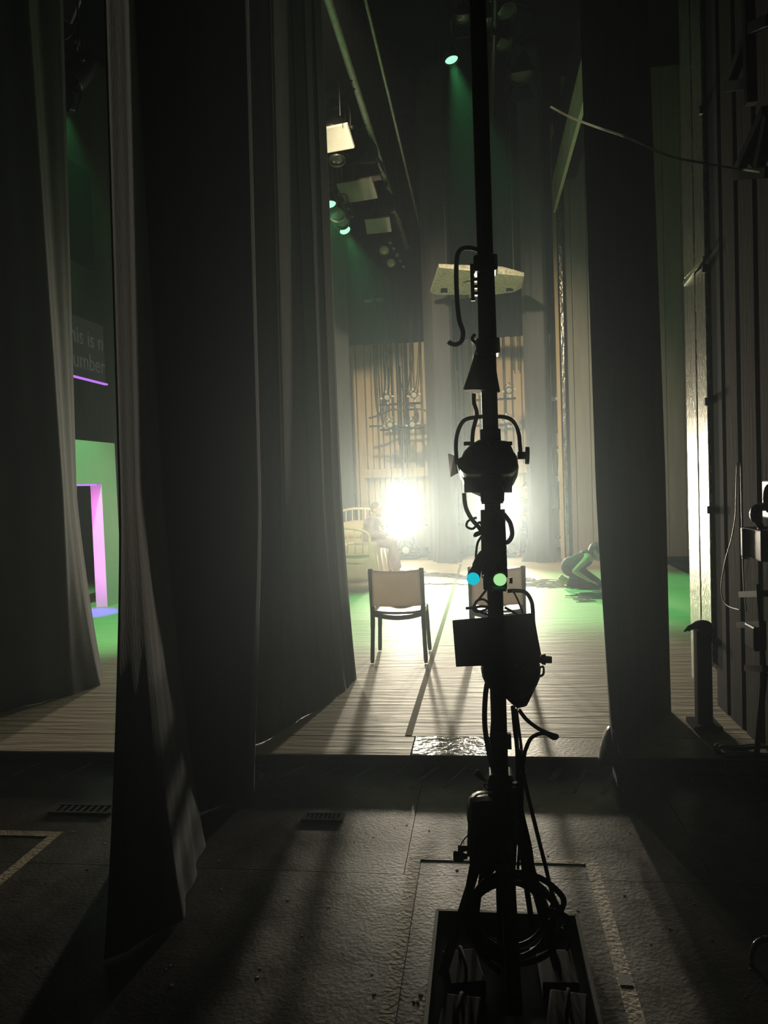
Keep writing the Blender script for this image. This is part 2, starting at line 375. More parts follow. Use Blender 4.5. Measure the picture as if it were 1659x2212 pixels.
drape('stage_curtain', 'black pleated leg curtain beside the grey plastic chair and the iron bed', [(-1.62, 3.98, (480, 520))] + [(at(b_, 1500, y_).x, y_, (t_, m_)) for b_, y_, t_, m_ in ((560, 4.38, 536, 563), (612, 4.66, 588, 613), (700, 5.15, 632, 672), (742, 5.50, 668, 705), (765, 5.80, 688, 733), (768, 5.85, 692, 736))], DK+.001, ZT, [(.004, 9, 1)], n=240, flare=.012, seed=8, ridges=((.36, .010), (.62, .012), (.75, .010), (.88, .012)))
drape('stage_curtain', 'black leg curtain hiding the face of the kneeling woman', [(.63, 3.88, (1254, 1288)), (.64, 4.02, (1260, 1292)), (.70, 4.18, (1290, 1314)), (.80, 4.34, (1318, 1345)), (1.10, 4.92, (1385, 1425)), (1.16, 5.02, (1398, 1437))], .006, ZT, [(.003, 17, 1)], n=200, flare=.01, seed=10, ridges=((.30, .012),))
# far black legs in front of the beige wall
drape('stage_curtain', 'far black leg curtain standing against the beige wall beside the lit lamps', [(-1.0, 14.75, None), (-.80, 14.2, None), (-.50, 14.05, None), (-.44, 14.2, None)], DK, ZT, [(.015, 12, 1)], flare=.05, seed=12, group='far black legs')
drape('stage_curtain', 'far black leg curtain hiding the seated crew member', [(.84, 14.15, None), (.9, 14.0, None), (1.18, 13.9, None), (1.26, 14.0, None)], DK, ZT, [(.012, 15, 1)], flare=.14, seed=14, group='far black legs')
drape('stage_curtain', 'far black leg curtain behind the iron bed', [(-4.6, 13.9, None), (-3.4, 14.5, None), (-2.45, 14.7, None)], DK, ZT, [(.03, 9, 1)], seed=16, group='far black legs')
drape('stage_curtain', 'black leg curtain hanging beyond the doorway flat', [(-7.6, 12.0, None), (-6.6, 13.0, None), (-5.4, 14.2, None), (-4.4, 14.9, None)], DK, ZT, [(.03, 9, 1)], seed=18, group='far black legs')

# ---------------------------------------------------------------- tape and marks
def strip(name, pts, z, mt, label=None, cat='tape', group=None, th=.0016):
    a = [V((p[0], p[1], z)) for p in pts]; o = MB().prism(a, (0, 0, th)).build(name, mt)
    return tag(o, label, cat, group) if label else o
def pxstrip(name, a, b, w, z, mt, label, group=None):
    A, B = fl(*a, z), fl(*b, z); d = (B-A).normalized(); q = V((-d.y, d.x, 0))*w/2
    return strip(name, [A-q, A+q, B+q, B-q], z, mt, label, 'tape', group)
hz = [((560, 1653), (589, 1639), 9), ((597, 1684), (679, 1645), 9), ((671, 1691), (762, 1641), 4), ((743, 1695), (825, 1645), 9), ((818, 1698), (888, 1646), 5), ((887, 1702), (957, 1648), 10), ((958, 1702), (1016, 1648), 5),
      ((1028, 1708), (1062, 1668), 11), ((1120, 1688), (1144, 1655), 6), ((1190, 1687), (1215, 1652), 14), ((1240, 1712), (1270, 1653), 7), ((1303, 1714), (1324, 1672), 9), ((1330, 1674), (1349, 1712), 8), ((18, 1679), (116, 1635), 4), ((128, 1683), (231, 1633), 4)]
hd = ['stub of grey stripe at the foot of the pleated curtain', 'broad grey stripe nearest the pleated curtain', 'narrow grey stripe beyond the broad one by the pleated curtain', 'broad grey stripe before the shadow of the chair', 'narrow grey stripe short of the taped plate', 'broad grey stripe before the corner of the taped plate', 'narrow grey stripe before the middle of the taped plate', 'broad grey stripe just beside the tower', 'narrow grey stripe seen past the tower cables', 'broadest grey stripe between the tower and the plastic bag', 'narrow grey stripe beside the plastic bag', 'broad grey stripe under the plastic bag', 'reversed grey stripe against the curtain by the plastic bag', 'thin grey stripe far out on the empty wing floor', 'thin grey stripe between the empty wing floor and the lit fold']
for (a, b, w), ds in zip(hz, hd): pxstrip('hatch_tape', a, b, w*.0027, .0008, M_tapeg, ds, 'hatch stripes along the stage edge')
for xx, ds in ((92, 'pale tape tab under the stage edge far along the empty wing'), (163, 'pale tape tab under the stage edge near the lit fold'), (670, 'pale tape tab under the stage edge near the pleated curtain'), (835, 'pale tape tab under the stage edge near the taped plate')): pxstrip('tape_tab', (xx, 1626), (xx-12, 1642), .05, .0008, M_tapew, ds, 'tape tabs')
strip('floor_tape', [(-.35, 1.6), (-.30, 1.6), (-.30, 3.19), (-.35, 3.19)], .0008, M_tapew, 'long pale floor tape on the side of the tower away from the wall')
strip('floor_tape', [(.38, 1.6), (.43, 1.6), (.43, 3.18), (.38, 3.18)], .0008, M_tapew, 'long pale floor tape between the tower and the wall')
strip('floor_tape', [(-.30, 3.16), (.38, 3.16), (.38, 3.195), (-.30, 3.195)], .0008, M_tapew, 'thin cross tape joining the two long floor tapes')
strip('floor_tape', [(-2.06, 2.5), (-2.01, 2.5), (-2.01, 3.33), (-2.06, 3.28)], .0008, M_tapew, 'pale tape running toward the stage on the empty wing floor')
strip('floor_tape', [(-3.2, 3.28), (-2.06, 3.28), (-2.01, 3.33), (-3.2, 3.33)], .0008, M_tapew, 'pale tape running across the empty wing floor')
strip('stage_tape', [(-.50, 4.53), (-.46, 4.53), (-.385, 13.9), (-.425, 13.9)], DK+.002, M_tapes, 'long olive tape line running the depth of the white stage')
strip('tape_patch', [(.385, 2.40), (.425, 2.40), (.425, 2.45), (.385, 2.45)], .0026, M_tapeg, 'small dark square patch stuck on the long pale tape')
# floor grates
def grate(cx, cy, w, d, label):
    t = thing('floor_grate', (cx, cy, 0), label, 'floor grate')
    mb = MB()
    for s in (-1, 1): mb.box((cx, cy+s*d/2, .006), (w, .012, .010)); mb.box((cx+s*w/2, cy, .006), (.012, d, .010))
    mb.build('grate_frame', M_iron, t)
    MB().box((cx, cy, .002), (w, d, .002)).build('grate_pit', M_blackmatte, t)
    for k in range(9): MB().box((cx-w/2+w*(k+.5)/9, cy, .006), (w/26, d-.02, .008)).build('grate_slat', M_iron, t)
    return t
grate(-.80, 3.54, .19, .07, 'small pale iron floor plate catching the light before the stage edge')
grate(-2.04, 3.57, .32, .09, 'dark slatted floor grate on the wing floor beyond the lit fold')
# charcoal streak on the stage and the spill by the woman
rn = random.Random(11); mb = MB()
for (pa, pb, wid, n) in (((852, 1238), (1210, 1258), .15, 330), ((800, 1232), (960, 1242), .12, 110), ((1255, 1292), (1310, 1283), .14, 110), ((915, 1262), (1010, 1262), .04, 14), ((1130, 1262), (1300, 1272), .10, 120)):
    A, B = fl(*pa, DK), fl(*pb, DK)
    for k in range(n):
        t = rn.random(); c = A.lerp(B, t) + V((rn.gauss(0, .05), rn.gauss(0, wid), 0)); L_ = rn.uniform(.02, .16); w_ = rn.uniform(.010, .045); an = rn.gauss(0, .16)
        pts = []
        for q in range(7):
            th = 2*math.pi*q/7; r = rn.uniform(.6, 1.2); ux, uy = math.cos(th)*L_*r, math.sin(th)*w_*r
            pts.append((c.x+ux*math.cos(an)-uy*math.sin(an), c.y+ux*math.sin(an)+uy*math.cos(an), DK+.0015))
        mb.prism(pts, (0, 0, .002+rn.random()*.003))
o = mb.build('charcoal', M_char); tag(o, 'black charcoal scattered in a streak across the white stage floor', 'charcoal'); o['kind'] = 'stuff'
# chips and debris on the wing floor
rn = random.Random(5); mb = MB()
for k in range(130):
    x_, y_ = rn.uniform(-2.2, 1.1), rn.uniform(1.9, 3.5); r = rn.uniform(.002, .006)
    mb.box((x_, y_, r*.15), (r*2, r*rn.uniform(.6, 2), r*.3), (0, 0, rn.random()*6))
o = mb.build('floor_debris', M_paper); tag(o, 'tiny pale chips and glitter scattered over the black wing floor', 'debris'); o['kind'] = 'stuff'
# ---------------------------------------------------------------- lanterns
def boom(name, x, label, BY=BY):
    t = thing(name, (x, BY, DK), label, 'lighting boom')
    MB().cyl((x, BY, DK), (x, BY, 3.9), .026, n=10).build('pole', M_black, t, True)
    MB().box((x, BY, DK+.02), (.6, .6, .035)).build('base_plate', M_black, t, bevel=.005)
    for s in (-1, 1): MB().bar((x+s*.27, BY+.1, DK+.04), (x, BY, 1.0), .03).build('brace', M_black, t)
    for z in (3.15, 2.65): MB().cyl((x-.42, BY-.03, z), (x+.42, BY-.03, z), .022, n=8).build('cross_arm', M_black, t, True)
    return t
boom('lighting_boom', BOOM1, 'dark far boom carrying the two blazing lamps beside the iron bed')
boom('lighting_boom', BOOM2, 'dark far boom of side lamps behind the near tower')

boom('lighting_boom', BOOM3, 'dark boom of side lamps standing behind the pleated curtain', BY3)

def par(label, loc, aim, lens_mat, r=.10, L_=.26, group=None, name='par_lantern', barn=False, body=None, yoke=True):
    """a stage lantern: loc = lens centre, aim = point it looks at"""
    loc = V(loc); d = (V(aim)-loc).normalized(); _, s, u = frame(d); b = body or M_black
    t = thing(name, loc, label, 'stage light', group)
    MB().lathe(loc-d*L_, d, [(0, r*.35), (.02, r*.62), (L_*.25, r*.8), (L_*.4, r*.98), (L_, r*1.06), (L_+.03, r*1.06), (L_+.03, r*.96), (L_, r*.95)], 18).build('housing', b, t, True)
    MB().lathe(loc-d*.006, d, [(0, r*.94), (.012, r*.8), (.02, r*.35), (.022, r*.05)], 18).build('lens', lens_mat, t, True)
    if yoke:
        c = loc-d*L_*.45; yk = r*1.25; uu = V((0, 0, 1)); ss = s
        MB().tube([c+ss*yk, c+ss*yk+uu*r*1.2, c+ss*yk*.7+uu*r*1.75, c-ss*yk*.7+uu*r*1.75, c-ss*yk+uu*r*1.2, c-ss*yk], r*.09, 6).build('yoke', b, t, True)
        for q in (-1, 1): MB().cyl(c+ss*q*yk*.9, c+ss*q*yk*1.22, r*.16, n=8).build('tilt_knob', b, t, True)
        MB().box(c+uu*r*2.05, (r*.5, r*.5, r*.55)).build('clamp', b, t)
    if barn:
        for a_, b_ in ((s, u), (u, s), (-s, u), (-u, s)):
            e = loc+d*.03+a_*r*1.05; f_ = e+d*r*1.1+a_*r*.55; w0, w1 = b_*r*.75, b_*r*1.1
            MB().prism([e-w0, e+w0, f_+w1, f_-w1], a_*.004).build('barn_door', b, t)
    return t
FB = 0.32
for bx, who in ((BOOM1, 'boom beside the iron bed'), (BOOM2, 'boom behind the near tower')):
    for z, w in ((1.34, 'upper'), (.80, 'lower')):
        par(f'blazing {w} side lamp on the far {who}', (bx, BY-.26, z), (bx*.35, 0, z*.8), M_lens, .15, .3, 'lit side lamps')
    par(f'unlit floor lamp at the foot of the {who}', (bx+.03, BY-.3, .26), (0, 0, .4), M_glass, .09, .2, 'unlit floor lamps')
    for dx, z in ((-.24, 3.27), (.29, 3.29), (-.20, 2.73), (.24, 2.72)):
        t = par(f'small unlit lamp {"on the high arm" if z > 3 else "on the low arm"} {"toward" if dx < 0 else "away from"} the bed, {who}', (bx+dx, BY-.22, z), (bx+dx*.8, 0, 1.4), M_glass, .065, .18, 'unlit lamps on the far booms')
        for q in range(4):
            an = q*math.pi/2+.15; e = V((math.cos(an), 0, math.sin(an)))
            MB().box(V((bx+dx, BY-.22, z))+e*.115, (.03, .012, .045) if q % 2 else (.045, .012, .03)).build('gel_clip', M_white, t)

for z, w in ((1.34, 'upper'), (.80, 'lower')): par(f'blazing {w} side lamp on the boom behind the pleated curtain', (BOOM3, BY3-.26, z), (-2.3, 0, z*.8), M_lens, .15, .3, 'lit side lamps')
# flown battens with hung lanterns
def batten(x, z, y0, y1, label, r=.03, mt=None):
    o = MB().cyl((x, y0, z), (x, y1, z), r, n=10).build('flown_batten', mt or M_pipe, smooth=True); return tag(o, label, 'batten', 'flown battens')
batten(-1.40, 6.55, 6.5, 16.3, 'pale aluminium batten hung over the stage with lanterns below it', .045)
batten(-1.10, 6.9, 8.4, 16.3, 'thin far batten beside the lantern batten', .02)
batten(.33, 7.1, 8.4, 12.6, 'dark batten carrying lanterns high above the near tower', .03, M_black)
batten(-5.2, 6.9, 5.2, 9.5, 'dark batten carrying a lantern above the doorway flat', .03, M_black)
lan = [  # pixel, distance, aim offset, lens, radius, kind
 (718, 296, 9.4, (-.5, -2.5, -3), M_glassd, .16, 'boxy'), (728, 345, 9.6, (.3, -1, -3), M_glassd, .10, 'par'), (796, 346, 11.0, (.1, -.6, -3), M_glassd, .14, 'par'), (773, 407, 11.2, (-.5, -2.5, -3), M_glassd, .17, 'boxy'),
 (712, 440, 10.6, GREEN_LAMPS['first'][1], M_gled, .10, 'led'), (745, 497, 12.2, GREEN_LAMPS['second'][1], M_gled, .10, 'led'), (835, 448, 12.6, (.2, -.6, -3), M_glassd, .13, 'par'), (818, 484, 12.6, (-.2, -2.5, -2), M_glassd, .13, 'boxy'),
 (830, 541, 14.4, (0, -3, -1.6), M_glass, .10, 'par'), (845, 568, 15.2, (0, -3, -1.6), M_glass, .10, 'par')]
desc = ['wide lantern with a bright reflector, first along the pale batten', 'lantern with glinting vents under the first wide lantern', 'bucket shaped grey lantern close under the pale batten', 'wide lantern with an amber reflector halfway along the pale batten',
 'glowing green lamp hung nearest the black pleated curtain', 'glowing green lamp further along the lantern row', 'lantern beside a lilac grey box under the pale batten', 'lantern with a hanging loop of cable under the pale batten', 'round unlit lamp with a pale disc facing the wing', 'pale round lamp at the far end of the lantern row']
for (px_, py_, Y, aim, lm, r, kd), ds in zip(lan, desc):
    c = at(px_, py_, Y); t = par(ds, c, c+V(aim), lm, r, r*2.2, 'lanterns on the pale batten', barn=(kd == 'par' and r > .12))
    if kd == 'boxy':
        d = V(aim).normalized(); _, s, u = frame(d); Mx = Matrix((s, u, d)).transposed()
        MB().box(c+d*.05, (r*3.2, r*1.9, .05), Mx).build('reflector_frame', M_white if px_ < 760 else M_greyb, t, bevel=.008)
    MB().tube([c+V((0, 0, r*1.9)), V((c.x, c.y, max(c.z+.3, 6.2))), V((-1.40, c.y, 6.53))], .014, 6, smooth=False).build('hanging_bar', M_black, t)
    lant = t
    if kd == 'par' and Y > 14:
        for k in range(3): MB().box(c+V((.13+.06*k, -.1, .1-.11*k)), (.05, .02, .035), (0, .5, .3)).build('glint_chip', M_white, t)  # small white chips drawn in for glints on the lantern
for k, (px_, py_, Y) in enumerate(((727, 462, 10.8), (737, 478, 11.2))):
    c = at(px_, py_, Y); t = par('green tinted unlit lamp ' + ('just below the first glowing green lamp' if k == 0 else 'just above the second glowing green lamp'), c, c+V((-.3, -1.6, -2)), M_tint, .12, .2, 'green tinted lamps', body=mat('green_grey_casing', (.10, .17, .13), .4)); MB().tube([c+V((0, 0, .23)), V((c.x, c.y, 6.3)), V((-1.40, c.y, 6.53))], .014, 6, smooth=False).build('hanging_bar', M_black, t)
c = at(835, 450, 12.9); tag(MB().box(c, (.32, .12, .16)).build('dimmer_box', M_lilac, bevel=.01), 'lilac grey box hung under the pale batten', 'box')
# cables hanging from the grid by the lantern batten
for k in range(14):
    px_ = 735 + k*9.5 + (k*37 % 7); Y = 9 + k*.5; b = at(px_, 250+k*22, Y)
    tag(MB().cyl(b, (b.x, b.y, 9.31), .006, n=5).build('flying_cable', M_black), 'thin dark flying line hanging above the lantern batten', 'cable', 'flying lines')
# lanterns high above the tower
top = [(975, 128, 11.6, GREEN_LAMPS['tower'][1], M_gled, .11, 'glowing green lamp high above the near tower'), (1001, 40, 10.4, (0, -.8, -2), M_glassd, .10, 'lantern with a chrome ring high above the near tower'), (1053, 45, 10.0, (.1, -.6, -2), M_glassd, .12, 'lantern with a lit lower rim high above the near tower'), (1092, 25, 9.6, (.6, -.8, -2), M_glassd, .13, 'lantern with a grey square frame high above the near tower'), (1086, 95, 10.8, (.6, -.8, -2), M_glassd, .12, 'lantern hung below the grey square frame above the near tower'), (1125, 160, 11.8, (.2, -.6, -2), M_glassd, .17, 'broad dark lantern nearest the green lit border')]
for px_, py_, Y, aim, lm, r, ds in top:
    c = at(px_, py_, Y); t = par(ds, c, c+V(aim), lm, r, r*2.3, 'lanterns high above the tower', barn=(lm is M_glassd))
    MB().cyl(c+V((0, 0, r*2)), (c.x, c.y, 9.31), .012, n=6).build('hanging_bar', M_black, t)
for k in range(8):
    px_ = 925 + k*22; b = at(px_, 190+k*6 % 40, 12.5); tag(MB().cyl(b, (b.x, b.y, 9.31), .006, n=5).build('flying_cable', M_black), 'thin dark flying line hanging above the near tower', 'cable', 'flying lines over the tower')
# lantern group above the doorway
c = at(141, 233, 7.4); t = par('glowing green lamp hung over the doorway side', c, c+V(GREEN_LAMPS['door'][1]), M_gled, .10, .2, 'lanterns above the doorway'); MB().cyl(c+V((0, 0, .18)), (c.x, c.y, 9.31), .012, n=6).build('hanging_bar', M_black, t)
c = at(152, 168, 6.7); t = par('dark lantern with pale lit yoke above the glowing green lamp', c, c+V((-.8, -.6, -1.2)), M_glassd, .13, .3, 'lanterns above the doorway', barn=True); MB().cyl(c+V((0, .2, .1)), (c.x, c.y+.2, 9.31), .012, n=6).build('hanging_bar', M_black, t)
c = at(150, 18, 6.6); tag(MB().box(c, (.13, .05, .22), (.2, .5, .3)).build('dimmer_box', M_lilac, bevel=.01), 'lilac grey box hung beside the cable loop', 'box')
tag(MB().tube([at(*q, 6.4) for q in ((48, 40), (62, 66), (85, 82), (118, 90), (148, 80), (162, 50), (168, 8), (172, -300))], .007, 6).build('cable_loop', M_rubber, smooth=True), 'thin cable loop hanging above the dark lantern', 'cable')
# borders
o = MB().box((1.44, 11.95, 6.58), (.05, 4.3, .56)).build('border_flat', mat('pale_border_paint', (.55, .6, .45), .7, 0, .1, 3)); tag(o, 'pale border strip lit green high beside the upstage wall', 'border')
o = MB().box((1.62, 11.95, 7.2), (.4, 4.3, .66)).build('border_beam', M_wallblk); tag(o, 'black beam above the green lit border strip', 'beam')
# speckled acoustic panel with recessed cans, and the service box below it
PY = 12.6
pan = thing('acoustic_panel', at(1030, 610, PY), 'speckled white acoustic panel lit above the beige wall', 'panel')
q4 = [at(948, 578, PY), at(1085, 584, PY), at(1132, 597, PY), at(1127, 622, PY+.95), at(1110, 631, PY+1.15), at(1065, 637, PY+1.2), at(945, 637, PY+1.2), at(930, 632, PY+1.1)]
MB().prism(q4, V((0, 0, .06))).build('panel_face', M_cloud, pan)
for (px_, py_) in ((959, 624), (1101, 620)):
    c = at(px_, py_, PY+.9); MB().cyl(c+V((0, .05, -.06)), c+V((0, .03, .10)), .06, n=14).build('recessed_can', M_blackmatte, pan, True)
    MB().cyl(c+V((0, .05, -.075)), c+V((0, .05, -.06)), .05, n=12).build('can_rim', M_white, pan, True)
c = at(1012, 612, PY+.65); MB().ball(c, (.09, .09, .02), 14, 8).build('hatch_cover', M_cloud, pan, True)
for px_ in (965, 1050, 1110):
    c = at(px_, 600, PY+.3); MB().cyl(c+V((0, 0, .1)), (c.x, c.y, 9.3), .008, n=6).build('hanging_wire', M_steel, pan)
tag(MB().box(at(996, 642, WY-.05), (.52, .10, .07)).build('strip_light', M_white, bevel=.01), 'pale strip light casing under the speckled panel', 'strip light')
tag(MB().box(at(808, 649, WY-.05), (.42, .10, .06)).build('strip_light', M_white, bevel=.01), 'pale strip light casing beside the hanging cables', 'strip light')
# hanging cables before the beige wall
for k, (px_, y1, rr) in enumerate(((817, 880, .010), (823, 870, .012), (831, 890, .010), (838, 900, .012), (850, 960, .009), (856, 1000, .010), (863, 1000, .010), (869, 940, .016), (873, 1000, .012), (914, 850, .012), (919, 870, .012), (980, 800, .014), (1009, 830, .012), (1019, 840, .012), (1081, 800, .010), (1102, 800, .010), (1113, 800, .010))):
    a = at(px_, 655, WY-.2); b = at(px_+3+(y1-655)*.028, y1, WY-.2); a.z = 7.8
    tag(MB().cyl(a+V((0, 0, 1.5)), b, rr, n=6).build('hanging_cable', M_black), 'dark cable hanging straight before the beige wall', 'cable', 'cables before the beige wall')
for pts, ds in ((((806, 660), (808, 800), (813, 880), (820, 892), (829, 860), (832, 700)), 'long dark cable loop nearest the black far curtain'), (((812, 660), (818, 820), (825, 911), (833, 890), (840, 800), (842, 660)), 'deepest dark cable loop before the beige wall'), (((858, 660), (860, 780), (868, 835), (876, 842), (884, 820), (890, 660)), 'short dark cable loop above the upper unlit lamps'), (((884, 680), (885, 800), (890, 843), (898, 836), (903, 780), (905, 660)), 'dark cable loop beside the upper unlit lamps')):
    tag(MB().tube([at(*q, WY-.3) for q in [(pts[0][0]-8, 240)]+list(pts)+[(pts[-1][0]-8, 240)]], .013, 6).build('cable_loop', M_rubber, smooth=True), ds, 'cable', 'cable loops before the beige wall')
for pts, ds in ((((797, 903), (820, 897), (846, 885), (870, 886), (905, 884), (935, 893)), 'dark cable slung along the upper arm of the boom'), (((798, 921), (830, 920), (880, 921), (940, 916)), 'dark cable slung along the lower arm of the boom')):
    tag(MB().tube([at(*q, BY-.02) for q in pts], .02, 6).build('slung_cable', M_rubber, smooth=True), ds, 'cable')
mb = MB()
for k in range(5):
    c = at(888, 888+k*3, 15.0); mb.tube([c+V((math.cos(a)*(.10+.012*k), 0, math.sin(a)*(.13+.02*k))) for a in (2*math.pi*q/12 for q in range(13))], .011, 6)
tag(mb.build('cable_coil', M_rubber, smooth=True), 'dark coil of cable hung between the unlit lamps', 'cable')
# services between the beige and the grey wall
sv = [(1190, 660, 1120, .028, M_greyb), (1197, 640, 930, .018, M_steel), (1202, 640, 930, .018, M_steel), (1183, 720, 1100, .03, M_greyb), (1209, 760, 1190, .02, M_beige), (1205, 1000, 1190, .02, M_black), (1186, 1010, 1190, .02, M_black)]
for px_, y0, y1, r, mt in sv:
    tag(MB().cyl(at(px_, y0, 14.6), at(px_+(y1-y0)*.03, y1, 14.6) if y1 < 1000 else V((at(px_+(y1-y0)*.03, y1, 14.6).x, 14.6, DK)), r, n=8).build('conduit_pipe', mt, smooth=True), 'vertical conduit pipe in the gap beside the grey boarded wall', 'pipe', 'conduits beside the grey wall')
for px_, py_, w, h, mt, ds in ((1198, 862, .11, .06, M_white, 'pale clip across the conduit pipes'), (1203, 950, .12, .24, M_greyb, 'grey switch box on the conduit pipes'), (1196, 1065, .16, .62, M_white, 'tall pale fuse board beside the grey boarded wall'), (1205, 1172, .09, .16, M_white, 'small pale socket box low beside the grey wall'), (1201, 1130, .2, .5, M_greyb, 'grey duct box under the fuse board')):
    tag(MB().box(at(px_, py_, 14.45), (w, .1, h)).build('switch_box', mt, bevel=.008), ds, 'box')
tag(MB().box(at(1204, 1058, 14.35), (.08, .06, .30)).build('controller_box', M_black, bevel=.01), 'black controller box hung on the pale fuse board', 'box')
tag(MB().box(at(1189, 1054, 14.5), (.05, .06, .035)).build('indicator_lamp', mat('blue_indicator', (.1, .1, .6), .4, emit=(.25, .22, 1), estr=1.2)), 'tiny blue indicator lamp beside the fuse board', 'indicator')
for pts, ds in ((((1194, 960), (1192, 985), (1195, 1030)), 'pale cable running from the switch box to the fuse board'), (((1204, 970), (1207, 990), (1206, 1060)), 'pale cable running from the switch box to the black controller')):
    tag(MB().tube([at(*q, 14.4) for q in pts], .012, 6).build('conduit_cable', M_white, smooth=True), ds, 'cable', 'cables below the switch box')

# ---------------------------------------------------------------- doorway flat and caption screens
PX = -5.0
def pz(px_, py_, X):                                  # point of a plane X = const seen at a pixel
    d = ray(px_, py_); return EYE + d*(X/d.x)
ft = thing('doorway_flat', (PX, 9.5, DK), 'pale flat with a tall doorway, washed green with a pink inner edge', 'scenery flat')
yN = 8.0; yJ = pz(226, 1180, PX).y; yE = pz(247, 1180, PX).y+.15; zH = pz(225, 1045, PX).z; zT = pz(240, 957, PX).z
yD = yJ-1.0; th = .16
MB().box((PX-th/2, (yN-1+yD)/2, (zT+DK)/2), (th, yD-yN+1, zT-DK)).build('flat_panel', M_portal, ft)
MB().box((PX-th/2, (yJ+yE)/2, (zT+DK)/2), (th, yE-yJ, zT-DK)).build('flat_panel', M_portal, ft)
MB().box((PX-th/2, (yD+yJ)/2, (zT+zH)/2), (th, yJ-yD, zT-zH)).build('flat_header', M_portal, ft)
MB().box((PX-th/2, (yD+yJ)/2, zH-.012), (.06, yJ-yD-.04, .02)).build('led_strip', M_purple, ft)
MB().box((PX-th/2, yD+.012, 1.0), (.06, .02, 1.6)).build('led_strip', M_purple, ft)
area('portal_pink', (PX-th/2, yD+.06, 1.05), (PX-th/2, yJ, 1.0), (1, .22, .9), 3.4, .08, 1.9).data.spread = R(40)
spot('portal_violet', (PX-th/2, yJ-.5, zH-.06), (PX-th/2+.04, yJ-.5, 0), (.16, .0, 1), 260, 34, .5, .05)
sp = thing('auditorium_seat', (-7.4, 12.5, 0), 'dark red seat beyond the doorway', 'seat')
c = pz(190, 1215, -7.6)
MB().box(c, (.12, .5, .55), (0, -.2, 0)).build('backrest', M_redseat, sp, bevel=.05)
MB().box(c+V((.25, 0, -.28)), (.48, .5, .12)).build('seat', M_redseat, sp, bevel=.04)
for s in (-1, 1): MB().box(c+V((.2, s*.28, -.22)), (.4, .05, .75)).build('side_panel', M_blackmatte, sp, bevel=.01)
sp.location = (c.x, c.y, 0)
scn = thing('caption_screen', pz(190, 760, -5.6), 'dark caption screen with grey letters over the doorway', 'screen')
y1_ = pz(227, 800, -5.6).y; zb = pz(227, 829, -5.6).z; zt_ = pz(222, 705, -5.6).z
MB().box((-5.63, y1_-1.6, (zb+zt_)/2), (.06, 3.2, zt_-zb)).build('screen_panel', M_screen, scn)
MB().box((-5.59, y1_-1.6, zb-.01), (.05, 3.2, .022)).build('lit_edge', M_purple, scn)
def text(body, size, loc, parent):
    cu = bpy.data.curves.new('caption_line', 'FONT'); cu.body = body; cu.size = size; cu.extrude = .002; cu.align_x = 'RIGHT'
    o = bpy.data.objects.new('caption_line', cu); COL.objects.link(o); o.matrix_world = Matrix(((0, 0, 1, loc[0]), (1, 0, 0, loc[1]), (0, 1, 0, loc[2]), (0, 0, 0, 1)))
    bpy.context.view_layer.update(); dg = bpy.context.evaluated_depsgraph_get(); me = bpy.data.meshes.new_from_object(o.evaluated_get(dg)); mw = o.matrix_world.copy()
    bpy.data.objects.remove(o); me.transform(mw); me.materials.clear(); me.materials.append(M_text)
    n = bpy.data.objects.new('caption_line', me); COL.objects.link(n); parent_to(n, parent); return n
hh = zt_-zb
text('This is n', hh*.40, (-5.594, y1_-.03, zb+hh*.56), scn)
text('number', hh*.40, (-5.594, y1_-.015, zb+hh*.16), scn)
y2 = pz(204, 560, -5.6).y; z2 = pz(204, 584, -5.6).z
tag(MB().box((-5.63, y2-1.6, z2+.7), (.06, 3.2, 1.4)).build('masking_flat', M_wallblk), 'dark plain panel hung above the caption screen', 'panel')
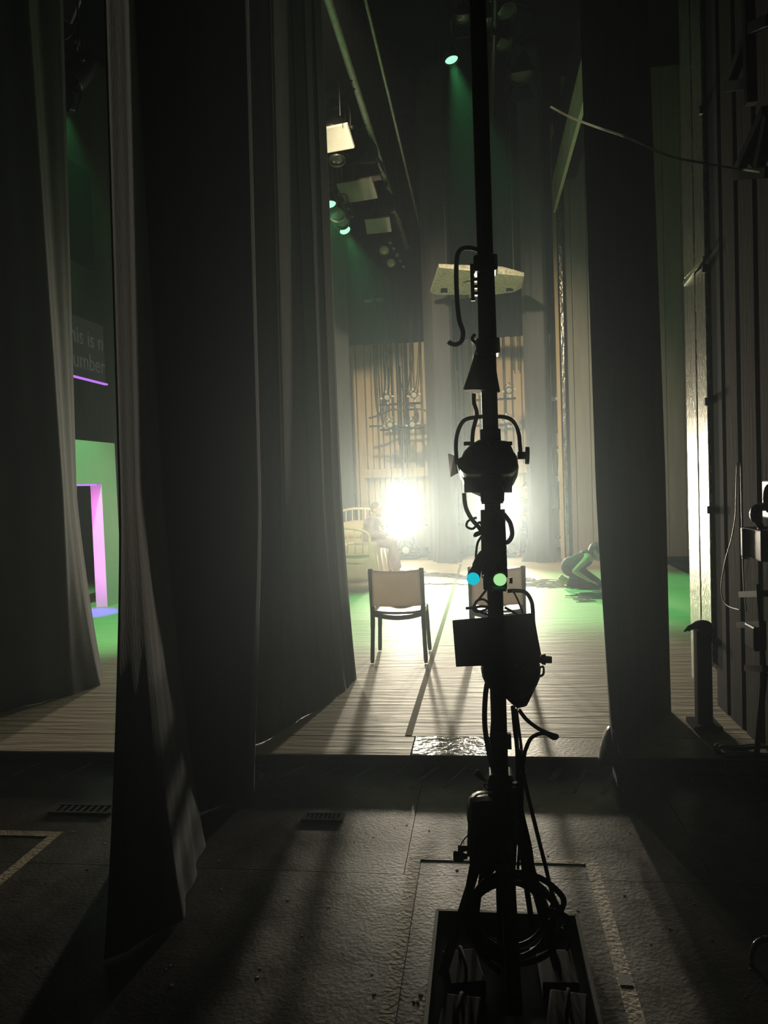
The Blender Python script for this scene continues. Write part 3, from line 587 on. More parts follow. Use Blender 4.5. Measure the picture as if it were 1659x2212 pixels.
# ---------------------------------------------------------------- chairs
def chair(loc, label):
    t = thing('plastic_chair', loc, label, 'chair', 'grey plastic chairs'); o = V(loc)
    w, d, hs, hb = .22, .225, .44, .80               # half width, half depth, seat height, back height; sitter faces +Y
    def leg(sx, sy):
        top_ = V((sx*(w-.012), sy*(d-.012), hs-.02)); bot = V((sx*(w+.008), sy*(d+.02), 0))
        if sy < 0: return MB().tube([o+V((sx*(w-.005), -d-.055, hb)), o+V((sx*(w-.004), -d-.02, hs+.16)), o+V((sx*(w-.004), -d+.01, hs)), o+V((sx*(w-.002), -d+.002, hs-.16)), o+bot], [.021, .020, .020, .018, .015], 8)
        return MB().tube([o+top_, o+top_.lerp(bot, .5), o+bot], [.02, .018, .015], 8)
    for sx in (-1, 1):
        for sy in (-1, 1): leg(sx, sy).build('leg', M_chairf, t, True)
    n = 10; P = []; fs = []                            # seat, dished
    for j in range(n+1):
        for i in range(n+1):
            u, v = i/n*2-1, j/n*2-1; P.append(o+V((u*w, v*d, hs-.028*(1-u*u)*(1-v*v*.6) + (.012 if v > .8 else 0)*-(v-.8)*5)))
    for j in range(n):
        for i in range(n): k = j*(n+1)+i; fs.append((k, k+1, k+n+2, k+n+1))
    mb = MB(); mb.add(P, fs); s = mb.build('seat', M_chair, t, True); sd = s.modifiers.new('shell', 'SOLIDIFY'); sd.thickness = .02
    MB().tube([o+V((-w+.01, -d+.015, hs-.03)), o+V((-w*.5, -d+.015, hs-.055)), o+V((0, -d+.015, hs-.064)), o+V((w*.5, -d+.015, hs-.055)), o+V((w-.01, -d+.015, hs-.03))], .02, 8).build('rear_rail', M_chairf, t, True)
    for sx in (-1, 1): MB().bar(o+V((sx*(w-.012), -d+.01, hs-.03)), o+V((sx*(w-.012), d-.01, hs-.03)), .026, .04).build('side_rail', M_chairf, t)
    MB().bar(o+V((-w+.01, d-.015, hs-.03)), o+V((w-.01, d-.015, hs-.03)), .026, .04).build('front_rail', M_chairf, t)
    P = []; fs = []                                    # backrest shell between the rear posts, curved
    for j in range(9):
        for i in range(13):
            u = i/12*2-1; v = j/8; z = hs+.045 + v*(hb-hs-.05) - (.012*(1-u*u) if j == 8 else 0)
            P.append(o+V((u*(w-.012), -d-.002-.05*v - .030*(1-u*u), z)))
    for j in range(8):
        for i in range(12): k = j*13+i; fs.append((k, k+1, k+14, k+13))
    mb = MB(); mb.add(P, fs); b = mb.build('backrest', M_chair, t, True); sd = b.modifiers.new('shell', 'SOLIDIFY'); sd.thickness = .014
    return t
chair((-.73, 6.60, DK+.006), 'grey plastic chair standing beside the long olive tape line')
chair((.105, 6.60, DK+.006), 'grey plastic chair half hidden behind the lantern tower')

# ---------------------------------------------------------------- iron bed
BX0, BX1, BY0, BY1 = -2.62, -1.70, 11.45, 13.35
bed = thing('iron_bed', ((BX0+BX1)/2, (BY0+BY1)/2, DK), 'cream iron bed with arched rail ends and a draped cream cover', 'bed')
def rail_end(y, zp, zt, zlow, nm):
    w = (BX1-BX0)/2; cx = (BX0+BX1)/2; mb = MB()
    pts = [V((BX0, y, DK)), V((BX0, y, zp))] + [V((cx-w*math.cos(a), y, zp+(zt-zp)*math.sin(a)**.6)) for a in (math.pi*k/10 for k in range(1, 10))] + [V((BX1, y, zp)), V((BX1, y, DK))]
    mb.tube(pts, .022, 8); e = mb.build(nm, M_enamel, bed, True)
    r = MB().cyl((BX0, y, zlow), (BX1, y, zlow), .014, n=8).build('cross_rail', M_enamel, e, True)
    for k in range(1, 8):
        x_ = BX0+(BX1-BX0)*k/8; u = (x_-cx)/w; zz = zp+(zt-zp)*(math.sqrt(max(0, 1-u*u)))**.6
        MB().cyl((x_, y, zlow), (x_, y, zz), .009, n=6).build('rail_bar', M_enamel, e, True)
rail_end(BY0, .72, .93, .52, 'foot_rail'); rail_end(BY1, .92, 1.16, .62, 'head_rail')
def cloth_top(z): return z
P = []; fs = []; rn = random.Random(2)                 # cover: top plus draped side and foot
ring = []
nu, nv = 26, 34
for j in range(nv+1):
    for i in range(nu+1):
        u = i/nu; v = j/nv
        # across: first half on top, last part hanging at the right; along: first part hanging at the foot
        sx = u*1.52; sy = v*2.34
        x_ = BX0+.03+min(sx, .90); y_ = BY0+.05+max(0, sy-.52); drop = max(0, sx-.90); dropf = max(0, .52-sy)
        z = .66 - drop*.95 - dropf*1.05 + .012*math.sin(x_*9)*math.sin(y_*7)
        if drop > 0: x_ += .03*min(1, drop*8)+.035*math.sin(y_*13+1)*drop + .12*drop
        if dropf > 0: y_ -= .02+.035*math.sin(x_*17)*dropf*1.5
        P.append((x_, y_, max(z, DK+.015+.01*rn.random())))
for j in range(nv):
    for i in range(nu): k = j*(nu+1)+i; fs.append((k, k+1, k+nu+2, k+nu+1))
mb = MB(); mb.add(P, fs); o = mb.build('bed_cover', M_sheet, bed, True); sd = o.modifiers.new('cloth', 'SOLIDIFY'); sd.thickness = .012
MB().box(((BX0+BX1)/2, (BY0+BY1)/2, .535), (.86, 1.82, .20)).build('mattress', M_sheet, bed, bevel=.05)
MB().box(((BX0+BX1)/2, (BY0+BY1)/2, .41), (.90, 1.86, .04)).build('bed_base', M_enamel, bed)
mb = MB(); mb.ball(((BX0+BX1)/2-.02, BY1-.26, .80), (.40, .20, .15), 18, 10, Euler((.5, 0, 0)).to_matrix()); o = mb.build('pillow', M_sheet, smooth=True); tag(o, 'plump cream pillow leaning on the head rail of the bed', 'pillow')

# ---------------------------------------------------------------- people
def figure(parts, name, mt, parent=None, voxel=.012, smooth=4):
    """one continuous surface from tapered limbs and rounded masses"""
    mb = MB()
    for p in parts:
        if p[0] == 'l':                                # limb: list of (point, radius)
            pts = p[1]
            for (a, ra), (b, rb) in zip(pts[:-1], pts[1:]):
                mb.cyl(a, b, ra, rb, 12); mb.ball(a, ra, 12, 8)
            mb.ball(pts[-1][0], pts[-1][1], 12, 8)
        else: mb.ball(p[1], p[2], 16, 10, p[3] if len(p) > 3 else None)
    o = mb.build(name, mt); rm = o.modifiers.new('r', 'REMESH'); rm.mode = 'VOXEL'; rm.voxel_size = voxel
    sm = o.modifiers.new('s', 'SMOOTH'); sm.iterations = smooth; sm.factor = .5
    bpy.context.view_layer.update(); dg = bpy.context.evaluated_depsgraph_get()
    me = bpy.data.meshes.new_from_object(o.evaluated_get(dg)); o.modifiers.clear(); o.data = me
    me.materials.clear(); me.materials.append(mt)
    for f in me.polygons: f.use_smooth = True
    if parent is not None: parent_to(o, parent)
    return o
def hand(w, d, out, r=.009, curl=.5, flip=1):
    """palm and five fingers from the wrist w, pointing along d, palm facing out"""
    d = V(d).normalized(); out = V(out); out = (out-d*out.dot(d)).normalized(); s = d.cross(out)*flip; w = V(w); L = []
    for k, (o_, ln) in enumerate(((-.030, .068), (-.010, .078), (.010, .072), (.029, .056))):
        base = w+d*.085+s*o_
        L.append(('l', [(w+s*o_*.6, .017), (base, .013), (base+d*ln*.5+out*ln*.15*curl, r), (base+d*ln*(.85-.2*curl)+out*ln*.6*curl, r*.85)]))
    L.append(('l', [(w+d*.02-s*.02, .014), (w+d*.05-s*.05+out*.012, .011), (w+d*.085-s*.058+out*.03, .009)]))
    return L
def head(c, f, up_, k=1.0):
    """a head of about 0.23 m with brow, nose, chin and ears, looking along f"""
    f = V(f).normalized(); up_ = V(up_); up_ = (up_-f*up_.dot(f)).normalized(); s = f.cross(up_); c = V(c); Mx = Matrix((s, f, up_)).transposed()
    L = [('b', c+up_*.02*k-f*.012*k, (.074*k, .094*k, .102*k), Mx), ('b', c+f*.03*k-up_*.045*k, (.054*k, .062*k, .072*k), Mx), ('b', c+f*.062*k-up_*.092*k, (.026*k, .024*k, .022*k), Mx),
         ('l', [(c+f*.086*k+up_*.018*k, .010*k), (c+f*.104*k-up_*.018*k, .014*k)]), ('b', c+f*.082*k-up_*.052*k, (.024*k, .014*k, .010*k), Mx), ('b', c+f*.078*k+up_*.032*k, (.055*k, .016*k, .012*k), Mx)]
    for q in (-1, 1): L.append(('b', c+s*q*.075*k-f*.008*k-up_*.005*k, (.010*k, .022*k, .034*k), Mx))
    return L, s, f, up_
def face_bits(c, s, f, u, parent, k=1.0):
    for q in (-1, 1): MB().ball(c+f*.083*k+u*.014*k+s*q*.030*k, .011*k, 8, 6).build('eye', M_white, parent, True); MB().ball(c+f*.092*k+u*.013*k+s*q*.030*k, .006*k, 8, 6).build('iris', M_hairb, parent, True)
    MB().ball(c+f*.094*k-u*.052*k, (.020*k, .008*k, .006*k), 10, 6, Matrix((s, f, u)).transposed()).build('lips', mat('lips', (.38, .16, .13), .5), parent, True)
# man in pyjamas on the edge of the bed, looking toward the woman
mY = 12.35
man = thing('person', (-1.5, mY, DK), 'person in lilac grey pyjamas sitting on the iron bed with hands on lap', 'person')
Hc = at(813, 1101, mY)
fx = V((.90, -.30, -.10)); L, s_, f_, u_ = head(Hc, fx, (.05, 0, 1), .94)
hip = V((-1.82, mY, .70)); neck = Hc+V((-.035, .01, -.125)); chest = V((-1.80, mY, .92))
sh = [V((-1.76, mY-.165, 1.025)), V((-1.79, mY+.165, 1.025))]
kn = [V((-1.44, mY-.16, .60)), V((-1.46, mY+.08, .60))]; an = [V((-1.38, mY-.15, .20)), V((-1.49, mY+.07, .20))]
el = [V((-1.78, mY-.24, .80)), V((-1.76, mY+.24, .80))]; wr = [V((-1.56, mY-.14, .71)), V((-1.55, mY+.10, .71))]
body = L + [('l', [(Hc+V((-.02, 0, -.08)), .055), (neck, .056), (chest+V((0, 0, .08)), .075)]), ('b', chest, (.11, .16, .15)), ('b', hip, (.13, .17, .12))]
for k in range(2):
    q = (-1, 1)[k]
    body += [('l', [(sh[k], .062), (el[k], .047), (wr[k], .028)]), ('l', [(hip+V((0, q*.09, -.02)), .085), (kn[k], .058), (an[k], .038)]), ('l', [(an[k], .036), (an[k]+V((.05, -.01, -.08)), .036), (an[k]+V((.16, -.03, -.098)), .024), (an[k]+V((.20, -.035, -.10)), .016)])] + hand(wr[k], (.9, -q*.25, -.25), (0, 0, -1), flip=q)
figure(body, 'body', M_skin, man, .011)
jk = [('l', [(neck+V((-.01, 0, -.03)), .052), (chest+V((0, 0, .06)), .09)]), ('b', chest, (.135, .185, .14)), ('b', chest+V((-.01, 0, -.11)), (.145, .185, .15)), ('b', hip+V((-.01, 0, .02)), (.155, .20, .12))]
for k in range(2):
    q = (-1, 1)[k]; jk += [('l', [(sh[k], .070), (el[k], .062), (el[k].lerp(wr[k], .88), .052)]), ('l', [(chest+V((0, q*.06, .07)), .075), (sh[k], .07)])]
j_ = figure(jk, 'pyjama_jacket', M_pyj, man, .013)
MB().tube([neck+V((.05, -.07, -.02)), neck+V((.085, -.03, -.09)), neck+V((.09, 0, -.14))], .012, 6).build('collar', M_pyj, j_, True)
MB().tube([neck+V((.04, .07, -.02)), neck+V((.085, .03, -.09)), neck+V((.09, 0, -.14))], .012, 6).build('collar', M_pyj, j_, True)
tr = [('b', hip, (.155, .195, .13))]
for k in range(2):
    q = (-1, 1)[k]; tr += [('l', [(hip+V((0, q*.09, -.02)), .105), (kn[k], .078), (kn[k].lerp(an[k], .5), .074), (an[k]+V((0, 0, .05)), .070)])]
figure(tr, 'pyjama_trousers', M_pyj, man, .013)
figure([('b', Hc+u_*.035-f_*.022, (.076, .089, .092), Matrix((s_, f_, u_)).transposed()), ('b', Hc-f_*.045, (.069, .054, .068), Matrix((s_, f_, u_)).transposed())], 'hair', M_hairg, man, .012)
figure([('b', Hc+f_*.062-u_*.085, (.040, .036, .034), Matrix((s_, f_, u_)).transposed()), ('l', [(Hc+s_*.06-u_*.03, .012), (Hc+s_*.045+f_*.04-u_*.08, .016)]), ('l', [(Hc-s_*.06-u_*.03, .012), (Hc-s_*.045+f_*.04-u_*.08, .016)])], 'beard', mat('grey_beard', (.30, .25, .20), .7, 0, .3, 60), man, .008)
face_bits(Hc, s_, f_, u_, man, .94)
# woman kneeling, bent forward over the floor
wY = 10.75
wo = thing('person', at(1240, 1262, wY), 'person in black kneeling and bent low over the charcoal with one bare arm down', 'person')
def wp(x_, y_, dy=0): return at(x_, y_, wY+dy)
Hw = wp(1289, 1192, .0); Lw, sw, fww, uw = head(Hw, (.85, -.35, -.40), (.4, 0, .9))
hipw = wp(1236, 1224, .02); chw = wp(1264, 1206, .0)
shw = [wp(1268, 1207, -.13), wp(1266, 1203, .16)]; elw = [wp(1241, 1234, -.22), wp(1262, 1232, .26)]; wrw = [wp(1272, 1254, -.24), wp(1290, 1258, .25)]
knw = [wp(1290, 1264, -.10), wp(1288, 1260, .16)]; anw = [wp(1222, 1258, -.09), wp(1224, 1254, .14)]
bodyw = Lw + [('l', [(Hw+V((-.03, .01, -.05)), .045), (wp(1277, 1202), .046), (chw, .06)]), ('b', chw, (.11, .15, .11)), ('l', [(chw, .10), (hipw, .12)]), ('b', hipw, (.14, .16, .13))]
for k in range(2):
    q = (-1, 1)[k]
    bodyw += [('l', [(chw+V((.02, q*.07, .0)), .055), (shw[k], .047), (elw[k], .036), (wrw[k], .023)]), ('l', [(hipw+V((0, q*.07, -.03)), .095), (knw[k], .055)]), ('l', [(knw[k], .052), (anw[k], .034)]), ('l', [(anw[k], .032), (anw[k]+V((-.07, 0, .06)), .03), (anw[k]+V((-.05, 0, -.03)), .022)])] + hand(wrw[k], (.8, -.1, -.35), (0, 0, -1), flip=q)
figure(bodyw, 'body', M_skin2, wo, .011)
dr = [('b', chw+V((-.01, 0, -.01)), (.115, .155, .115)), ('l', [(chw, .115), (chw.lerp(hipw, .5), .125), (hipw, .145)]), ('b', hipw, (.155, .175, .145))]
for k in range(2):
    q = (-1, 1)[k]; dr += [('l', [(hipw+V((0, q*.07, -.03)), .115), (knw[k], .080)]), ('l', [(knw[k], .075), (knw[k].lerp(anw[k], .85), .060)]), ('l', [(chw+V((-.03, q*.06, .08)), .03), (chw+V((.05, q*.07, .10)), .022), (chw+V((.10, q*.06, .03)), .022)])]
figure(dr, 'black_dress', M_bcloth, wo, .013)
figure([('b', Hw+uw*.03-fww*.022, (.086, .102, .104), Matrix((sw, fww, uw)).transposed()), ('b', Hw-fww*.06-uw*.05, (.075, .06, .10), Matrix((sw, fww, uw)).transposed()), ('l', [(Hw-fww*.05-uw*.08, .05), (Hw-fww*.06-uw*.16, .035)])], 'hair', M_hairb, wo, .012)
face_bits(Hw, sw, fww, uw, wo)
# crew member on an office chair beyond the far curtain
cY = 15.55
oc = thing('office_chair', at(1120, 1186, cY), 'grey office chair with a chrome star base at the far wall', 'chair')
b0 = fl(1116, 1206, DK); cx, cy = at(1116, 1180, cY).x, cY
MB().box((cx-.02, cy, .52), (.46, .46, .09)).build('seat', M_greyc, oc, bevel=.03)
mb = MB(); mb.ball((cx-.20, cy, .82), (.075, .20, .20), 14, 10); mb.build('backrest', M_greyc, oc, True)
MB().bar((cx-.16, cy, .5), (cx-.22, cy, .75), .05, .03).build('back_support', M_black, oc)
MB().cyl((cx, cy, DK+.12), (cx, cy, .48), .022, n=10).build('gas_column', M_chrome, oc, True)
for k in range(5):
    a = 2*math.pi*k/5+.3; e = V((cx+.28*math.cos(a), cy+.28*math.sin(a), DK+.085))
    MB().bar((cx, cy, DK+.13), e, .035, .03).build('star_leg', M_chrome, oc)
    MB().ball(e+V((0, 0, -.05)), .033, 10, 8).build('caster', M_black, oc, True)
cr = thing('person', (cx+.1, cy, DK), 'person in dark clothes on the office chair, half hidden by the far curtain', 'person')
hc = V((cx+.22, cy, 1.38)); Lc, sc_, fc, uc = head(hc, (-.3, -.9, -.1), (0, 0, 1)); hp = V((cx+.10, cy, .70)); ct = V((cx+.14, cy+.02, 1.0))
bc = Lc + [('l', [(hc+V((0, 0, -.08)), .052), (hc+V((-.01, .01, -.15)), .055), (ct, .09)]), ('b', ct, (.19, .12, .20)), ('b', hp, (.17, .13, .12))]
for q in (-1, 1):
    kn_ = V((cx+.12+q*.12, cy-.42, .62)); bc += [('l', [(hp+V((q*.08, 0, 0)), .08), (kn_, .06), (kn_+V((0, -.02, -.44)), .04)]), ('l', [(kn_+V((0, -.02, -.46)), .035), (kn_+V((0, -.16, -.50)), .028)])]
    sh_ = ct+V((q*.19, 0, .14)); e_ = sh_+V((q*.06, -.10, -.25)); w_ = V((cx+.08+q*.05, cy-.26, .88)); bc += [('l', [(ct+V((q*.06, 0, .12)), .07), (sh_, .055), (e_, .042), (w_, .028)])] + hand(w_, (-q*.7, -.5, -.1), (0, 0, -1), flip=q)
figure(bc, 'body', M_skin, cr, .012)
dc = [('b', ct, (.215, .145, .215)), ('b', hp, (.19, .155, .14))]
for q in (-1, 1):
    kn_ = V((cx+.12+q*.12, cy-.42, .62)); dc += [('l', [(hp+V((q*.08, 0, 0)), .098), (kn_, .076), (kn_+V((0, -.02, -.40)), .06)])]
    sh_ = ct+V((q*.19, 0, .14)); dc += [('l', [(ct+V((q*.06, 0, .12)), .085), (sh_, .07), (sh_+V((q*.05, -.08, -.18)), .06)])]
figure(dc, 'dark_clothes', M_denim, cr, .014)
figure([('b', hc+uc*.035-fc*.02, (.083, .098, .100), Matrix((sc_, fc, uc)).transposed())], 'hair', M_hairb, cr, .014)
face_bits(hc, sc_, fc, uc, cr)
# ---------------------------------------------------------------- lantern tower in the wing
TY = 2.5
def T(x_, y_, dy=0): return at(x_, y_, TY+dy)
TX = .035
tw = thing('lantern_tower', (TX, TY, 0), 'tall black lantern tower with a timber brace on a weighted base', 'lighting stand')
MB().cyl((TX, TY, .03), (TX, TY, 9.3), .026, n=16).build('pole', M_black, tw, True)
mb = MB(); bx0, bx1, by0, by1 = -.20, .285, 1.85, 2.66
mb.box(((bx0+bx1)/2, (by0+by1)/2, .015), (bx1-bx0, by1-by0, .02)); base = mb.build('base_tray', M_black, tw, bevel=.004)
for a, b in (((bx0, by0), (bx0, by1)), ((bx1, by0), (bx1, by1)), ((bx0, by1), (bx1, by1)), ((bx0, by0), (bx1, by0))): MB().bar((a[0], a[1], .045), (b[0], b[1], .045), .012, .06).build('tray_lip', M_black, tw)
MB().bar(T(1094, 1822, -.05), T(1112, 2194, -.36), .044, .03).build('timber_brace', M_wood, tw, bevel=.003)
MB().bar(T(1052, 1800, -.02), T(955, 2108, -.20), .014, .030).build('wood_lath', M_woodd, tw)
MB().bar(T(1120, 1790, 0), T(1205, 2100, -.15), .018, .018).build('steel_strut', M_black, tw)
MB().bar(T(1060, 1720, .03), T(1020, 2060, .1), .016, .016).build('steel_strut', M_black, tw)
for z0, z1, r in ((1.28, 1.50, .043), (1.52, 1.76, .036), (.98, 1.10, .034), (.36, .62, .046), (2.02, 2.3, .03)):
    MB().cyl((TX, TY, z0), (TX, TY, z1), r, r*.93, 14).build('cable_wrap', M_blackmatte, tw, True)
for z in (2.28, 2.02, 1.55, 1.27, 1.05, .62): MB().box((TX, TY-.012, z), (.075, .085, .05)).build('pipe_clamp', M_black, tw, bevel=.006)
MB().box(T(1086, 1600, -.03), (.055, .02, .05)).build('tape_band', M_woodd, tw)
for k in range(4): MB().box(T(1028, 590+k*15, 0), (.022, .02, .010)).build('bright_gap_slip', M_white if k < 3 else M_steel, tw)  # pale slips painted for the bright background showing through the bracket gaps
MB().bar(T(1019, 570, 0), T(1022, 650, 0), .006, .012).build('bracket_rail', M_black, tw); MB().bar(T(1035, 570, 0), T(1037, 650, 0), .006, .012).build('bracket_rail', M_black, tw)
# black cloth sleeve tied round the pole
mb = MB(); c0, c1 = T(1049, 735), T(1040, 846)
mb.lathe(c1, c0-c1, [(0, .055), (.004, .060), (.04, .050), (.09, .038), (.14, .028), (.168, .026)], 16); o = mb.build('cloth_sleeve', M_blackmatte, tw, True)
mb = MB(); mb.tube([T(1036, 770), T(1030, 745), T(1020, 733), T(1026, 722)], .006, 6); mb.build('sleeve_knot', M_plastic, tw, True)

def lantern(label, body_c, w, depth, plate, yoke_top, tilt, extra=None):
    t = thing('tower_lantern', body_c, label, 'stage light', 'lanterns on the tower'); return t
# upper lantern, aimed at the stage, seen from behind
UL = T(1056, 988, .02); ul = thing('tower_lantern', UL, 'big black lantern with an arched yoke at head height on the tower', 'stage light', 'lanterns on the tower')
mb = MB()
mb.prism([T(*q, -.10) for q in ((1010, 972), (1022, 955), (1078, 950), (1100, 952), (1110, 975), (1118, 985), (1120, 1010), (1104, 1024), (1004, 1024), (988, 1008), (984, 992), (1000, 985))], V((0, .22, -.02))); mb.build('housing', M_black, ul, bevel=.010)
MB().lathe(UL+V((0, .10, -.02)), (0, 1, -.12), [(0, .075), (.05, .098), (.10, .105), (.105, .09)], 20).build('front_ring', M_black, ul, True)
MB().lathe(UL+V((0, .195, -.03)), (0, 1, -.12), [(0, .088), (.01, .06), (.014, .01)], 18).build('lens', M_glass, ul, True)
MB().prism([T(1002, 1006, .05), T(1108, 1006, .05), T(1106, 1064, .09), T(1003, 1064, .09)], V((0, .006, 0))).build('barn_door', M_black, ul)
MB().prism([T(983, 985, .10), T(990, 1022, .10), T(975, 1030, .2), T(970, 980, .2)], V((-.004, 0, 0))).build('barn_door', M_black, ul)
MB().tube([T(987, 1004), T(985, 960), T(990, 930), T(1003, 908), T(1030, 901), T(1060, 900), T(1090, 901), T(1108, 910), T(1120, 935), T(1123, 960), T(1125, 985)], .0065, 8).build('yoke', M_steel, ul, True)
for a, b, r in (((1118, 984), (1135, 984), .012), ((1135, 984), (1143, 984), .028)): MB().cyl(T(*a), T(*b), r, n=12).build('tilt_knob', M_black, ul, True)
for k in range(4): MB().box(T(1012+k*28, 958, -.105), (.03, .006, .012)).build('vent_slot', M_blackmatte, ul)
# twin small colour lamps
tl = thing('twin_lamp', T(1052, 1235), 'pair of small lamps with a cyan and a pale green gel on the tower', 'stage light')
MB().tube([T(1060, 1185, -.02), T(1040, 1205, -.03), T(1030, 1225, -.04)], .018, 8).build('arm', M_black, tl, True)
MB().cyl(T(1034, 1214, -.02), T(1023, 1246, -.07), .014, .021, 14).build('lamp_shade', M_black, tl, True)
MB().cyl(T(1070, 1214, -.03), T(1079, 1246, -.08), .014, .021, 14).build('lamp_shade', M_black, tl, True)
for p, mt in (((1022, 1250), M_cyan), ((1080, 1252), M_lime)):
    c = T(*p, -.085); MB().lathe(c, (0, -1, -.2), [(0, .0205), (.003, .020), (.006, .012), (.007, .002)], 20).build('gel_disc', mt, tl, True)
MB().box(T(1078, 1271, -.06), (.042, .03, .008), (.3, 0, .1)).build('gel_holder', M_teal, tl)
MB().cyl(T(1100, 1254, 0), T(1107, 1254, 0), .010, n=10).build('wing_screw', M_black, tl, True)
# middle lantern with the broad barn door plate
ML = T(1090, 1400, .05); ml = thing('tower_lantern', ML, 'black lantern with one broad square door plate halfway up the tower', 'stage light', 'lanterns on the tower')
MB().prism([T(977, 1341, -.12), T(1153, 1325, -.10), T(1162, 1385, -.11), T(1168, 1432, -.11), T(1060, 1438, -.13), T(985, 1441, -.13)], V((0, .007, .001))).build('barn_door', M_black, ml, bevel=.002)
MB().lathe(T(1106, 1450, -.10), (0, 1, -.18), [(0, .04), (.01, .075), (.05, .092), (.14, .098), (.20, .098), (.21, .085)], 22).build('housing', M_black, ml, True)
MB().prism([T(1046, 1442, -.02), T(1165, 1440, -.02), T(1160, 1480, -.02), T(1147, 1508, -.02), T(1138, 1526, -.02), T(1118, 1531, -.02), T(1104, 1520, -.02), T(1052, 1470, -.02)], V((0, .06, -.005))).build('yoke_plate', M_black, ml, bevel=.004)
MB().lathe(T(1106, 1450, .11), (0, 1, -.18), [(0, .086), (.01, .06), (.014, .01)], 18).build('lens', M_glass, ml, True)
MB().tube([T(1096, 1277), T(1112, 1276), T(1134, 1279), T(1147, 1296), T(1151, 1318), T(1153, 1350), T(1166, 1420)], .0065, 8).build('yoke', M_black, ml, True)
MB().lathe(T(1164, 1424, -.06), (1, 0, -.06), [(0, .009), (.012, .016), (.020, .018), (.022, .012), (.040, .011)], 12).build('tilt_knob', M_black, ml, True)
MB().tube([T(1163, 1444), T(1173, 1440), T(1174, 1455), T(1166, 1460), T(1160, 1450)], .004, 6).build('safety_hook', M_black, ml, True)
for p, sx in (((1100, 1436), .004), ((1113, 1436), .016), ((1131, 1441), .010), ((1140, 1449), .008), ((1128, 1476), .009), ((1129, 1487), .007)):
    MB().box(T(*p, -.118), (sx, .003, .004), (0, R(20), 0)).build('vent_glint', mat('copper_glint', (.7, .45, .28), .25, .9), ml)  # copper slips drawn in for warm glints at the vents
MB().bar(T(1112, 1512, -.06), T(1135, 1505, -.06), .004, .006).build('colour_runner', M_steel, ml)
# lower lantern with the pale strap yoke
LL = T(1040, 1800, .02); ll = thing('tower_lantern', LL, 'black lantern with a pale strap yoke low on the tower', 'stage light', 'lanterns on the tower')
MB().lathe(T(1042, 1790, -.03), (.0, 1, -.1), [(0, .03), (.02, .045), (.09, .052), (.22, .056), (.24, .05)], 20).build('housing', M_black, ll, True)
MB().prism([T(1014, 1735, -.06), T(1068, 1730, -.06), T(1072, 1880, -.06), T(1050, 1905, -.06), T(1014, 1870, -.06)], V((0, .05, 0))).build('back_plate', M_blackmatte, ll, bevel=.006)
MB().lathe(T(1042, 1790, .21), (0, 1, -.1), [(0, .048), (.01, .03), (.014, .01)], 18).build('lens', M_glass, ll, True)
mb = MB(); yp = [T(*q, -.075) for q in ((1062, 1712), (1048, 1712), (1032, 1716), (1020, 1726), (1016, 1742), (1014, 1790), (1012, 1850))]
for a, b in zip(yp[:-1], yp[1:]): mb.bar(a, b, .004, .011) if abs((b-a).z) > .03 else mb.bar(a, b, .011, .004)
mb.build('strap_yoke', M_white, ll)
MB().lathe(T(1010, 1850, -.05), (-1, 0, 0), [(0, .008), (.012, .010), (.014, .018), (.042, .017), (.046, .012)], 12).build('tilt_knob', M_black, ll, True)
MB().lathe(T(1012, 1833, -.05), (-1, 0, 0), [(0, .006), (.014, .010), (.034, .010)], 10).build('tilt_knob', M_black, ll, True)
# torn tape tail by the tower
tag(MB().prism([T(1024, 1674, -.03), T(1030, 1664, -.03), T(1038, 1667, -.02), T(1044, 1680, -.03), T(1052, 1690, -.01), T(1036, 1684, -.03)], V((.002, .012, 0))).build('tape_tail', mat('crumpled_pink_tape', (.55, .38, .28), .6), bevel=.002), 'crumpled pinkish tape tail stuck to the tower', 'tape')
